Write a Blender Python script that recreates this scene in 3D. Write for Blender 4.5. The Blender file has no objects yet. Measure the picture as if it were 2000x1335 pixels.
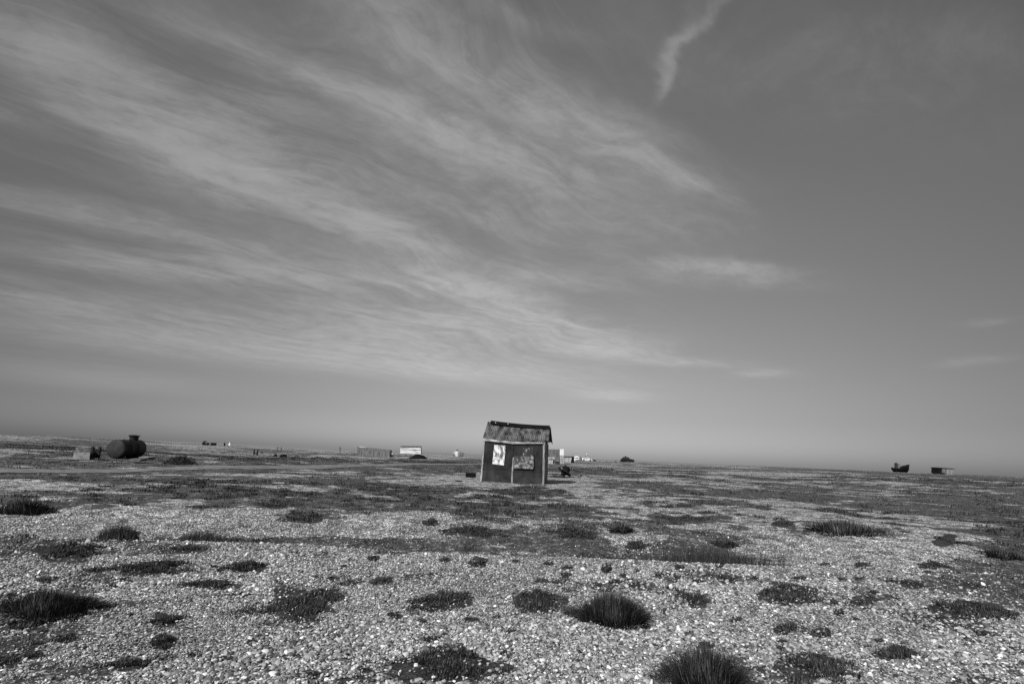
import bpy, math, random
import numpy as np
from mathutils import Vector, Matrix
R = math.radians
rng = np.random.default_rng(7)
random.seed(7)
scn = bpy.context.scene
col = scn.collection

# ------------------------------------------------------------------ camera
EYE = 1.40
PITCH = R(11.27); ROLL = R(2.38); FPX = 2000 * 20.0 / 36.0
cp, sp_, cr, sr = math.cos(PITCH), math.sin(PITCH), math.cos(ROLL), math.sin(ROLL)
fwd = np.array([0, cp, sp_]); rt = np.array([1., 0, 0]); up = np.array([0, -sp_, cp])
cx_ = cr * rt + sr * up; cy_ = -sr * rt + cr * up
CAM = np.array([0., 0., EYE])
cd = bpy.data.cameras.new('camera'); cd.lens = 20; cd.sensor_width = 36
cd.clip_start = 0.05; cd.clip_end = 60000
cam = bpy.data.objects.new('camera', cd); col.objects.link(cam)
m = Matrix.Identity(4)
for i in range(3):
    m[i][0] = cx_[i]; m[i][1] = cy_[i]; m[i][2] = -fwd[i]; m[i][3] = CAM[i]
cam.matrix_world = m
scn.camera = cam

def ray(px, py):
    x = (np.asarray(px, float) - 1000.) / FPX; y = -(np.asarray(py, float) - 667.5) / FPX
    return x[..., None] * cx_ + y[..., None] * cy_ + fwd
def project(X, Y, Z):
    d = np.stack([X, Y, Z - EYE], -1)
    w = np.maximum(d @ fwd, 1e-3)
    return 1000 + FPX * (d @ cx_) / w, 667.5 - FPX * (d @ cy_) / w

# ------------------------------------------------------------------ light
SUN_AZ = R(-148)      # clockwise from +Y: behind the camera, to the left
SUN_EL = R(40)
sd = bpy.data.lights.new('sun', 'SUN'); sd.energy = 4.4; sd.angle = R(0.5); sd.color = (1, 1, 1)
sun = bpy.data.objects.new('sun', sd); col.objects.link(sun)
sv = Vector((math.sin(SUN_AZ) * math.cos(SUN_EL), math.cos(SUN_AZ) * math.cos(SUN_EL), math.sin(SUN_EL)))
sun.rotation_euler = sv.to_track_quat('Z', 'Y').to_euler()
sun.location = (0, 0, 30)
scn.view_settings.view_transform = 'Standard'
scn.view_settings.look = 'None'
scn.view_settings.exposure = 0.0
scn.view_settings.gamma = 1.0
scn.cycles.use_denoising = False
scn.cycles.max_bounces = 5

# ---- node helper
class NT:
    def __init__(s, tree): s.t = tree; s.n = tree.nodes; s.l = tree.links
    def node(s, typ, **kw):
        n = s.n.new(typ)
        for k, v in kw.items(): setattr(n, k, v)
        return n
    def put(s, sock, v):
        if isinstance(v, bpy.types.NodeSocket): s.l.new(v, sock)
        elif v is not None: sock.default_value = v
    def math(s, op, a, b=None, c=None, clamp=False):
        n = s.node('ShaderNodeMath', operation=op, use_clamp=clamp)
        for i, v in enumerate((a, b, c)): s.put(n.inputs[i], v)
        return n.outputs[0]
    def vmath(s, op, a, b=None):
        n = s.node('ShaderNodeVectorMath', operation=op)
        s.put(n.inputs[0], a)
        if b is not None: s.put(n.inputs[1], b)
        return n.outputs['Value'] if op in ('DOT_PRODUCT', 'LENGTH') else n.outputs['Vector']
    def mapping(s, v, loc=(0,0,0), rot=(0,0,0), sc=(1,1,1), typ='POINT'):
        n = s.node('ShaderNodeMapping', vector_type=typ)
        s.put(n.inputs['Vector'], v); n.inputs['Location'].default_value = loc
        n.inputs['Rotation'].default_value = rot; n.inputs['Scale'].default_value = sc
        return n.outputs[0]
    def noise(s, v, scale=5, detail=4, rough=.55, out='Fac', dist=0.):
        n = s.node('ShaderNodeTexNoise'); s.put(n.inputs['Vector'], v)
        n.inputs['Scale'].default_value = scale; n.inputs['Detail'].default_value = detail
        n.inputs['Roughness'].default_value = rough; n.inputs['Distortion'].default_value = dist
        return n.outputs[out]
    def smooth(s, v, a, b, lo=0., hi=1.):
        n = s.node('ShaderNodeMapRange', interpolation_type='SMOOTHSTEP')
        s.put(n.inputs[0], v)
        for i, q in enumerate((a, b, lo, hi)): s.put(n.inputs[i + 1], q)
        return n.outputs[0]
    def lin(s, v, a, b, lo=0., hi=1.):
        n = s.node('ShaderNodeMapRange'); s.put(n.inputs[0], v)
        for i, q in enumerate((a, b, lo, hi)): s.put(n.inputs[i + 1], q)
        return n.outputs[0]
    def mix(s, f, a, b):
        n = s.node('ShaderNodeMix', data_type='FLOAT'); s.put(n.inputs[0], f); s.put(n.inputs[2], a); s.put(n.inputs[3], b)
        return n.outputs[0]
    def ramp(s, f, stops):
        n = s.node('ShaderNodeValToRGB'); s.put(n.inputs[0], f)
        e = n.color_ramp.elements
        while len(e) < len(stops): e.new(0.5)
        for el, (p, v) in zip(e, stops): el.position = p; el.color = (v, v, v, 1)
        return n.outputs[0]

# ------------------------------------------------------------------ sky (monochrome, with cirrus on a high flat layer)
SKY_K = 0.10
world = bpy.data.worlds.new('World'); scn.world = world; world.use_nodes = True
world.node_tree.nodes.clear()
W = NT(world.node_tree)
geo = W.node('ShaderNodeNewGeometry')
dirv = W.vmath('SCALE', geo.outputs['Incoming']); dirv.node.inputs['Scale'].default_value = -1.0
st = W.node('ShaderNodeTexSky', sky_type='NISHITA', sun_disc=False)
st.sun_elevation = SUN_EL; st.sun_rotation = SUN_AZ
st.air_density = 1.0; st.dust_density = 1.5; st.ozone_density = 1.0
sep = W.node('ShaderNodeSeparateColor'); W.l.new(st.outputs[0], sep.inputs[0])
grey = W.math('ADD', W.math('MULTIPLY', sep.outputs[0], .80), W.math('MULTIPLY', sep.outputs[1], .20))
sx = W.node('ShaderNodeSeparateXYZ'); W.l.new(dirv, sx.inputs[0])
dz = W.math('MAXIMUM', sx.outputs[2], 0.0)
den = W.math('ADD', dz, 0.06)
CK = 0.06
def plane_pt(px, py):
    d = ray(px, py); d = d / np.linalg.norm(d, axis=-1, keepdims=True)
    return d[..., :2] / (np.maximum(d[..., 2], 0) + CK)[..., None]
cmb = W.node('ShaderNodeCombineXYZ')
W.l.new(W.math('DIVIDE', sx.outputs[0], den), cmb.inputs[0]); W.l.new(W.math('DIVIDE', sx.outputs[1], den), cmb.inputs[1])
P0 = cmb.outputs[0]
vd = ray(2240, 940); UANG = math.atan2(vd[1], vd[0])
def stretched(v, su, sv_): return W.mapping(v, rot=(0, 0, UANG), sc=(su, sv_, 1), typ='TEXTURE')
wn = W.noise(stretched(P0, 1.6, .7), 1.0, 3, .5, out='Color')
wofs = W.vmath('MULTIPLY', W.vmath('SUBTRACT', wn, (.5, .5, .5)), (.42, .42, 0))
wn2 = W.noise(stretched(P0, .42, .22), 1.0, 4, .6, out='Color')
wofs2 = W.vmath('MULTIPLY', W.vmath('SUBTRACT', wn2, (.5, .5, .5)), (.15, .15, 0))
P1 = W.vmath('ADD', W.vmath('ADD', P0, wofs), wofs2)
wn3 = W.noise(P0, .8, 2, .5, out='Color')
P2 = W.vmath('ADD', P1, W.vmath('MULTIPLY', W.vmath('SUBTRACT', wn3, (.5, .5, .5)), (.9, .9, 0)))
fib = W.noise(stretched(P2, .85, .24), 1.0, 9, .66)
fib2 = W.noise(stretched(P2, .22, .07), 1.0, 8, .70)
soft = W.noise(stretched(P0, 2.6, .8), 1.0, 3, .5)
# cirrus bands: (centre px, centre py, length, slope angle deg, width, strength)
STROKES = [
 (730, 205, 420, 26, 60, .95), (960, 310, 420, 22, 70, .75), (600, 150, 150, 28, 36, .3),
 (830, 80, 420, 32, 150, .62), (1130, 255, 460, 25, 90, .60), (1270, 330, 260, 20, 30, .40), (1010, 190, 300, 28, 60, .4),
 (190, 170, 560, 36, 120, .62), (60, 60, 300, 40, 130, .5), (330, 270, 380, 28, 100, .62), (430, 60, 300, 22, 60, .3),
 (20, 245, 220, 16, 40, .6), (470, 350, 420, 24, 90, .6), (620, 400, 420, 25, 70, .5), (780, 470, 330, 18, 50, .75),
 (480, 220, 300, 35, 110, .3), (900, 400, 500, 18, 90, .4), (130, 400, 380, 10, 40, .55), (430, 470, 300, 14, 36, .65),
 (300, 520, 520, 7, 40, .5), (560, 530, 420, 8, 36, .42), (930, 575, 330, 15, 38, .95), (1060, 545, 260, 8, 40, .3),
 (80, 585, 260, 10, 34, .45), (250, 650, 620, 7, 60, .5), (640, 645, 560, 5, 50, .4), (880, 635, 420, 10, 40, .5), (1080, 635, 300, 10, 30, .5),
 (1180, 680, 200, 4, 34, .6), (700, 700, 640, 6, 46, .35), (150, 735, 420, 7, 40, .35), (900, 720, 520, 6, 40, .35), (1190, 772, 160, 3, 16, .35), (1300, 708, 260, 1, 14, .3),
 (1390, 520, 260, 4, 26, .5), (1400, 545, 300, 4, 34, .25), (1313, 95, 150, 106, 24, .48), (1345, 38, 130, 132, 20, .48), (1400, 0, 110, 140, 18, .3), (1295, 150, 80, 92, 12, .2),
 (1490, 728, 130, -3, 14, .3), (1890, 705, 130, -4, 14, .25), (1910, 632, 90, -3, 12, .2), (1600, 130, 700, 18, 180, .14), (1830, 80, 420, 10, 90, .12),
 (1170, 400, 500, 12, 120, .22), (1040, 30, 240, 14, 40, .2), (740, 545, 200, 24, 6, .22),
]
acc = None
for (px, py, L, ang, wd, k) in STROKES:
    a = R(ang); ux, uy = math.cos(a), math.sin(a)
    C = plane_pt(px, py); E = plane_pt(px + ux * L * .45, py + uy * L * .45); N = plane_pt(px - uy * wd * .55, py + ux * wd * .55)
    al = E - C; la = np.linalg.norm(al); th = math.atan2(al[1], al[0])
    nn = np.array([-math.sin(th), math.cos(th)]); wa = max(abs((N - C) @ nn), .01)
    q = W.mapping(P1, loc=(C[0], C[1], 0), rot=(0, 0, th), sc=(la, wa, 1), typ='TEXTURE')
    g = W.math('POWER', .42, W.vmath('DOT_PRODUCT', q, q))
    acc = W.math('MULTIPLY_ADD', g, k * (1.4 if py > 500 else 1.0), acc if acc is not None else 0.0)
fibm = W.smooth(fib, .30, .70, .40, 1.45)
puff = W.noise(P1, 6.5, 9, .70)
fibm = W.math('MULTIPLY', fibm, W.lin(fib2, .3, .7, .55, 1.45))
fibm = W.math('MULTIPLY', fibm, W.lin(puff, .3, .7, .45, 1.6))
fibm = W.mix(W.smooth(dz, .02, .22), 1.0, fibm)
dens = W.math('MULTIPLY', acc, fibm)
veil = W.math('MULTIPLY', W.smooth(W.math('ADD', W.math('MULTIPLY', fib, .6), W.math('MULTIPLY', soft, .4)), .42, .72), .26)
azl = W.math('DIVIDE', sx.outputs[0], W.math('MAXIMUM', W.math('SQRT', W.math('SUBTRACT', 1.0, W.math('MULTIPLY', dz, dz))), .05))
veil = W.math('MULTIPLY', veil, W.math('MULTIPLY', W.smooth(dz, .08, .3), W.smooth(azl, .45, -.05)))
dens = W.math('ADD', dens, veil)
dens = W.math('SUBTRACT', 1.0, W.math('POWER', .36, W.math('MAXIMUM', dens, 0.0)))
# clear sky: brighter towards the lower middle of the view, and lifted close to the horizon
azk = W.lin(dz, 0.0, .42, 1.5, .60)
azf = W.math('POWER', .40, W.math('MULTIPLY', azk, W.math('POWER', W.math('ABSOLUTE', W.math('SUBTRACT', azl, .02)), 2.0)))
clear = W.math('MULTIPLY', W.math('MULTIPLY', W.math('POWER', W.math('MULTIPLY', grey, SKY_K), .74), .745), azf)
low = W.smooth(dz, 0.0, .075, 1.30, 1.0)
clear = W.math('MULTIPLY', clear, low)
total = W.math('ADD', clear, W.math('MULTIPLY', dens, W.math('MULTIPLY', azf, .235)))
bg = W.node('ShaderNodeBackground'); W.l.new(total, bg.inputs[0]); bg.inputs[1].default_value = 1.0
wo = W.node('ShaderNodeOutputWorld'); W.l.new(bg.outputs[0], wo.inputs[0])
world.cycles.sampling_method = 'MANUAL'; world.cycles.sample_map_resolution = 512

# ------------------------------------------------------------------ numpy noise
def _h(ix, iy, s):
    n = (ix.astype(np.int64) * 374761393 + iy.astype(np.int64) * 668265263 + s * 974634541) & 0x7fffffff
    n = ((n ^ (n >> 13)) * 1274126177) & 0x7fffffff
    n = (n ^ (n >> 16)) & 0xffff
    return n / 65535.0
def vnoise(x, y, s=0):
    ix = np.floor(x); iy = np.floor(y); fx = x - ix; fy = y - iy
    fx = fx * fx * fx * (fx * (fx * 6 - 15) + 10); fy = fy * fy * fy * (fy * (fy * 6 - 15) + 10)
    a = _h(ix, iy, s); b = _h(ix + 1, iy, s); c = _h(ix, iy + 1, s); d = _h(ix + 1, iy + 1, s)
    return (a + (b - a) * fx) * (1 - fy) + (c + (d - c) * fx) * fy
def fbm(x, y, s=0, o=4, g=.5):
    t = 0; a = 1; n = 0
    for i in range(o):
        t = t + a * vnoise(x * 2 ** i + 17.3 * i, y * 2 ** i - 9.1 * i, s + i); n += a; a *= g
    return t / n
def sstep(a, b, x):
    t = np.clip((x - a) / (b - a), 0, 1); return t * t * (3 - 2 * t)

# ------------------------------------------------------------------ terrain height
# far ground levels read off the photograph: (pixel x, pixel y, distance)
LEVELS = [(-300, 838, 300), (0, 850, 260), (100, 851, 260), (200, 857, 260), (400, 868, 280), (600, 878, 280), (700, 884, 280), (893, 891.5, 210), (1000, 895, 280),
          (1130, 899.5, 240), (1225, 901.5, 260), (1340, 908, 280), (1500, 911, 280), (1765, 922.5, 240), (1845, 926, 200), (1990, 930, 240), (2300, 942, 300),
          (730, 892, 105), (802, 890, 125), (1085, 905, 110), (165, 897, 38), (250, 897, 40), (497, 889, 90), (663, 888, 95)]
lv = []
for px, py, d in LEVELS:
    r_ = ray(px, py); h = np.hypot(r_[0], r_[1]); lv.append((math.atan2(r_[0], r_[1]), math.log(d), EYE + r_[2] / h * d))
for a in np.linspace(-1.2, 1.2, 9): lv.append((a, math.log(24), 0.))
lv = np.array(lv)
def crest(x): return 8.0 + .55 * (fbm(x * .35, x * 0 + 3.3, 11, 3) - .5) + .02 * x
def T(x, y):
    x = np.asarray(x, float); y = np.asarray(y, float)
    r = np.hypot(x, y); az = np.arctan2(x, np.maximum(y, 1e-3) if np.ndim(y) == 0 else y); lr = np.log(np.maximum(r, 1.0))
    num = 0; dn = 0
    for a, l, z in lv:
        w = 1.0 / (((az - a) * 5) ** 2 + ((lr - l) * 1.6) ** 2 + .01) ** 2
        num = num + w * z; dn = dn + w
    zf = num / dn
    z = zf * sstep(26, 60, r)
    z = z + (fbm(x * .11, y * .11, 5, 3) - .5) * .30 * sstep(9, 22, r) * (1 - sstep(40, 120, r))
    z = z + (fbm(x * .03, y * .03, 8, 3) - .5) * .55 * sstep(60, 140, r) * (1 - sstep(200, 330, r) * .5)
    # shingle ridge in front with a hollow behind it
    yc = crest(x)
    t = y - yc
    z = z + .10 * np.exp(-(t / 1.3) ** 2) - .34 * sstep(-.1, 1.1, t) * (1 - sstep(1.5, 6.0, t)) * (.55 + .45 * sstep(-6, -1.5, x) * (1 - sstep(3.5, 7, x) * .6))
    z = z + (fbm(x * .8, y * .8, 3, 3) - .5) * .07 * (1 - sstep(30, 60, r))
    hut = np.exp(-(((x - .1) / 4.) ** 2 + ((y - 29) / 4.) ** 2) ** 2)
    z = z * (1 - hut)
    coast = 345 + 30 * (fbm(az * 9, az * 0 + .5, 21, 3) - .5)
    z = z - 5.0 * sstep(0, 22, r - coast)
    return z

def hit(px, py):
    """ground point seen at a pixel"""
    d = ray(px, py); s = 1.0
    for i in range(4000):
        p = CAM + d * s
        if p[2] <= float(T(p[0], p[1])): break
        s *= 1.004
        if s > 700: break
    return CAM + d * s
def at_y(px, py, Y):
    d = ray(px, py); return CAM + d * (Y / d[1])

# ------------------------------------------------------------------ vegetation map of the ground
# clumps seen in the photograph: px, base py, width, height, type, label
PLANTS = [
 (1197, 1224, 146, 70, 'spiky', 'big dome of dark spiky grass, the densest tuft on the near shingle'),
 (1056, 1207, 122, 60, 'mat', 'low dark cushion of leaves touching the left of the big spiky grass dome'),
 (590, 1216, 165, 78, 'mat', 'straggly dark plant with two arms spread over the pale shingle'),
 (866, 1195, 122, 44, 'mat', 'thin sprawling plant around a pale stone between two thicker clumps'),
 (769, 1212, 38, 16, 'mat', 'small dark tuft alone between the straggly plant and the bottom mat'),
 (885, 1345, 235, 76, 'mat', 'wide dark mat at the bottom edge with white pebbles lying in it'),
 (990, 1284, 30, 14, 'mat', 'little dark clump at the right tip of the wide bottom mat'),
 (1378, 1352, 165, 88, 'spiky', 'tall spiky grass tuft cut off by the bottom edge'),
 (1590, 1335, 150, 60, 'mat', 'ragged leaning clump just right of the cut off tuft'),
 (1750, 1290, 86, 30, 'mat', 'narrow dark plant slanting across shingle near the lower right corner'),
 (1535, 1240, 58, 24, 'mat', 'left one of two small clumps side by side on the right shingle'),
 (1601, 1246, 46, 20, 'mat', 'right one of two small clumps side by side on the right shingle'),
 (1540, 1186, 122, 42, 'mat', 'broad leafy clump on the shingle right of the spiky dome'),
 (1890, 1218, 188, 52, 'mat', 'long dark hummock of plants near the right edge'),
 (1690, 1184, 56, 13, 'mat', 'flat thin dark plant just left of the long right hummock'),
 (1361, 1190, 52, 38, 'mat', 'loose little plant between the spiky dome and the broad leafy clump'),
 (95, 1199, 192, 46, 'spiky', 'wide bushy grass clump with pale stalks at the left edge'),
 (62, 1232, 98, 28, 'mat', 'dark sprawling plant right below the wide bushy left clump'),
 (130, 1257, 52, 18, 'mat', 'small dark plant below the sprawling one on the left'),
 (325, 1226, 66, 28, 'mat', 'small dark plant alone on the open left shingle'),
 (316, 1272, 60, 34, 'mat', 'upright weedy plant under the lone small one on the left'),
 (258, 1310, 88, 28, 'mat', 'sparse flattened weeds near the lower left corner'),
 (22, 1303, 52, 24, 'mat', 'dark plant cut by the left edge near the bottom corner'),
 (130, 1103, 132, 44, 'mat', 'large loose patch of heathy plants in the left foreground'),
 (290, 1126, 152, 34, 'mat', 'long low dark patch right of the large loose left patch'),
 (474, 1122, 88, 26, 'mat', 'dark patch whose right tip points to the bright shingle'),
 (420, 1153, 98, 22, 'mat', 'thin dark arc of plants on the open left shingle'),
 (370, 1080, 74, 15, 'mat', 'faint small patch just in front of the pale stalks'),
 (46, 1004, 116, 34, 'spiky', 'rounded dark bush at the left edge beyond the first shingle'),
 (236, 1046, 78, 32, 'tall', 'patch of pale dry stalks on the left in the hollow'),
 (400, 1056, 120, 24, 'tall', 'second thinner patch of pale dry stalks behind the ridge'),
 (540, 998, 56, 22, 'mat', 'dark low mound of grass on the pale flat left of the shed'),
 (600, 1022, 88, 24, 'mat', 'bigger low patch just below the dark mound left of the shed'),
 (841, 1028, 40, 16, 'mat', 'small oval tuft in front of the shed on the pale flat'),
 (915, 1048, 132, 20, 'mat', 'long flat patch below the small oval tuft'),
 (1133, 1054, 78, 24, 'mat', 'oval cushion plant in front of the shed'),
 (1215, 1042, 54, 24, 'spiky', 'neat round tuft on pale shingle right of the oval cushion'),
 (1243, 1074, 42, 18, 'mat', 'small clump between the round tuft and the grassy hollow'),
 (1385, 1099, 240, 44, 'tall', 'wide dark stand of tall grass filling the hollow behind the ridge'),
 (1416, 1068, 52, 20, 'spiky', 'small rounded bush rising behind the tall grass stand'),
 (1530, 1029, 46, 14, 'mat', 'small dark patch on top of the bright right shingle slope'),
 (1650, 1040, 182, 26, 'spiky', 'long dark streak of grass along the top of the bright right slope'),
 (1846, 1066, 52, 24, 'mat', 'dark clump at the right end of the bright slope'),
 (1960, 1090, 90, 20, 'spiky', 'dark grass bank at the right edge below the slope'),
 (1822, 1112, 62, 16, 'mat', 'thin dark clump at the foot of the bright right slope'),
 (1035, 956, 84, 8, 'mat', 'flat dark patch of plants at the foot of the shed front'),
 (1085, 960, 44, 6, 'mat', 'flat dark patch of plants off the right front corner of the shed'),
 (1020, 967, 120, 7, 'mat', 'second line of flat dark plants in front of the shed'),
 (1340, 1018, 92, 12, 'mat', 'flat oval of dark plants on the plain right of the shed'),
]
SMALL = [(870, 1100, 26, 14), (935, 1110, 46, 22), (1008, 1100, 20, 9), (1070, 1107, 30, 12), (1104, 1115, 30, 11), (1107, 1130, 26, 13), (1187, 1122, 24, 22),
 (1247, 1119, 14, 8), (1218, 1128, 16, 9), (1285, 1130, 26, 13), (1328, 1113, 26, 12), (1407, 1110, 24, 10), (1365, 1139, 28, 10), (1420, 1141, 50, 20), (1477, 1133, 18, 10),
 (1055, 1140, 34, 12), (1085, 1141, 18, 6), (730, 1098, 32, 16), (845, 1125, 24, 8), (750, 1140, 60, 14), (650, 1135, 30, 10), (1240, 1147, 36, 10), (1563, 1133, 34, 9),
 (1610, 1105, 22, 8), (1685, 1110, 40, 13), (1640, 1134, 16, 8), (1676, 1133, 26, 8), (1705, 1160, 20, 10), (1640, 1205, 28, 18), (1672, 1213, 24, 9),
 (1440, 1218, 26, 14), (90, 1141, 40, 16), (225, 1150, 20, 7), (1527, 1258, 26, 11), (970, 1208, 16, 8), (1118, 1245, 14, 7), (845, 1255, 34, 16), (205, 1195, 40, 16), (1900, 1150, 50, 16), (1780, 1150, 60, 18)]
_r = random.Random(31)
for _i in range(46):
    _y = _r.uniform(1098, 1325); _w = _r.uniform(14, 44) * (.6 + .5 * (_y - 1090) / 235); SMALL.append((_r.uniform(10, 1990), _y, _w, _w * _r.uniform(.28, .5)))
# broad tone of the cover: px, py, rx, ry, amount (+ more plants, - bare shingle)
ZONES = [
 (280, 905, 520, 9, 1.0), (150, 893, 240, 8, .25), (250, 962, 420, 22, .26), (720, 903, 280, 4.5, .9), (330, 915.5, 600, 3, -.2), (480, 945, 340, 12, .12), (760, 900, 150, 5, .4), (850, 917, 120, 5, .35),
 (930, 935, 110, 12, -.75), (1110, 940, 60, 9, -.7), (780, 935, 120, 5, -.3), (620, 934, 130, 4, -.25),
 (230, 1015, 190, 24, -.7), (640, 1020, 190, 30, -.62), (720, 1035, 110, 25, -.4), (1040, 1000, 200, 30, .22), (960, 1070, 330, 12, .55), (760, 1058, 120, 8, .5),
 (1230, 1060, 90, 26, -.6), (1660, 1075, 200, 34, -.95), (1800, 1062, 120, 22, -.5), (1560, 1010, 90, 14, -.35), (1390, 1010, 60, 8, .5), (1310, 1015, 60, 7, .3),
 (1750, 980, 330, 24, .28), (1950, 1010, 160, 40, .30), (1500, 950, 320, 16, .10), (1800, 935, 260, 8, .12), (1940, 1110, 130, 24, .32), (1980, 1140, 80, 30, .2), (1800, 1140, 120, 16, .2),
 (1200, 925, 60, 10, .35), (1280, 975, 90, 12, -.1), (1130, 965, 60, 5, -.3), (1250, 990, 120, 8, .2), (1350, 955, 130, 4, -.35), (1220, 962, 110, 4, -.3), (1150, 917, 60, 6, .3), (1700, 915, 300, 4, .2),
 (150, 1130, 280, 50, .36), (620, 1180, 160, 40, .12), (1540, 1160, 120, 40, .14), (1000, 1140, 200, 30, .10), (90, 1240, 170, 60, .12), (330, 1060, 140, 10, .3), (60, 1040, 110, 16, .3), (120, 1090, 200, 22, .2),
 (1000, 893, 900, 3.5, -.3), (1350, 910, 300, 5, -.25), (1150, 905, 120, 4, -.3), (760, 885, 110, 3, -.25), (850, 893, 60, 5, -.35), (640, 880, 60, 5, -.35), (420, 875, 110, 4, -.3),
 (400, 925, 300, 3.5, -.2), (720, 897, 90, 4, -.35),
]
# the track, a straight line over the ground
TA = hit(-60, 921); TB = hit(905, 906.5)
TDIR = (TB - TA)[:2]; TLEN = np.linalg.norm(TDIR); TDIR = TDIR / TLEN; TNRM = np.array([-TDIR[1], TDIR[0]])

def veg_map(x, y, z):
    r = np.hypot(x, y)
    px, py = project(x, y, z)
    wob = fbm(x * .45, y * .45, 31, 4)
    base = .25 + .24 * sstep(7.5, 11, r) + .13 * sstep(14, 24, r) - .10 * sstep(130, 240, r)
    n = (fbm(x * .26, y * .30, 41, 4, .55) - .5) * 2.0 * (.4 + .6 * sstep(6.5, 12, r)) * (1 - .5 * sstep(50, 110, r)) + (fbm(x * .07, y * .05, 44, 4, .55) - .5) * 1.9 * sstep(25, 70, r) + (fbm(x * 1.2, y * 1.2, 47, 4, .66) - .5) * 1.7
    v = base
    wx = (fbm(x * .3, y * .3, 51, 3) - .5); wy = (fbm(x * .3, y * .3, 52, 3) - .5)
    for cx, cy, rx, ry, a in ZONES:
        e = ((px + wx * rx * .9 - cx) / rx) ** 2 + ((py + wy * ry * .9 - cy) / ry) ** 2
        v = v + a * np.exp(-e)
    sd_ = (x - TA[0]) * TDIR[0] + (y - TA[1]) * TDIR[1]; td_ = (x - TA[0]) * TNRM[0] + (y - TA[1]) * TNRM[1] + (fbm(x * .25, y * .25, 55, 3) - .5) * 3
    v = v + .75 * sstep(1.0, 2.0, td_) * (1 - sstep(6.5, 9.5, td_)) * (1 - sstep(TLEN, TLEN + 15, sd_)) + .4 * sstep(-4.5, -3, td_) * (1 - sstep(-1.6, -1, td_)) * (1 - sstep(TLEN, TLEN + 15, sd_))
    t = y - crest(x)
    v = v + .42 * np.exp(-((t - 1.5) / 1.0) ** 2) * sstep(-7, -3, x) * (1 - sstep(3.6, 5.0, x))
    return np.clip(v, -.35, 1.05) + n
def plant_mask(x, y, z):
    px, py = project(x, y, z)
    n = fbm(x * 3.1, y * 3.1, 61, 4, .6) - .5; n2 = fbm(x * 3.1, y * 3.1, 66, 4, .6) - .5
    v = np.zeros_like(x)
    for (cx, cy, w, h, t, *_) in PLANTS + [(a, b, c, d, 's') for a, b, c, d in SMALL]:
        cyy = cy - h * (.5 if t in ('mat', 's') else .16); ry = h * (.5 if t in ('mat', 's') else .2)
        k = np.abs(px - cx) < w
        k &= np.abs(py - cyy) < max(h, 10)
        if not k.any(): continue
        e = np.sqrt(((px[k] - cx + n[k] * w * .5) / (w * .5)) ** 2 + ((py[k] - cyy + n2[k] * ry) / ry) ** 2)
        v[k] = np.maximum(v[k], 1 - sstep(.55, 1.15, e))
    return v
# ------------------------------------------------------------------ mesh helpers
def tag(o, label=None, cat=None, group=None, kind=None):
    if label: o['label'] = label
    if cat: o['category'] = cat
    if group: o['group'] = group
    if kind: o['kind'] = kind
    return o
def np_mesh(name, V, quads=None, tris=None, smooth=False):
    me = bpy.data.meshes.new(name)
    V = np.asarray(V, np.float32).reshape(-1, 3)
    me.vertices.add(len(V)); me.vertices.foreach_set('co', V.ravel())
    idx = []; st_ = []; tot = []
    p = 0
    for F, k in ((quads, 4), (tris, 3)):
        if F is None or len(F) == 0: continue
        F = np.asarray(F, np.int32).reshape(-1, k)
        idx.append(F.ravel()); st_.append(p + np.arange(len(F)) * k); tot.append(np.full(len(F), k)); p += F.size
    idx = np.concatenate(idx); st_ = np.concatenate(st_)
    me.loops.add(len(idx)); me.loops.foreach_set('vertex_index', idx.astype(np.int32))
    me.polygons.add(len(st_)); me.polygons.foreach_set('loop_start', st_.astype(np.int32))
    me.polygons.foreach_set('use_smooth', np.full(len(st_), smooth))
    me.update(calc_edges=True); me.validate()
    return me
def attr(me, name, vals, typ='FLOAT'):
    a = me.attributes.new(name, typ, 'POINT'); a.data.foreach_set('value' if typ in ('FLOAT', 'INT') else 'vector', np.asarray(vals, np.float32 if typ != 'INT' else np.int32).ravel())
def link(name, me, mat=None, parent=None, loc=(0, 0, 0)):
    o = bpy.data.objects.new(name, me); col.objects.link(o); o.location = loc
    if mat: me.materials.append(mat)
    if parent: o.parent = parent
    return o

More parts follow.
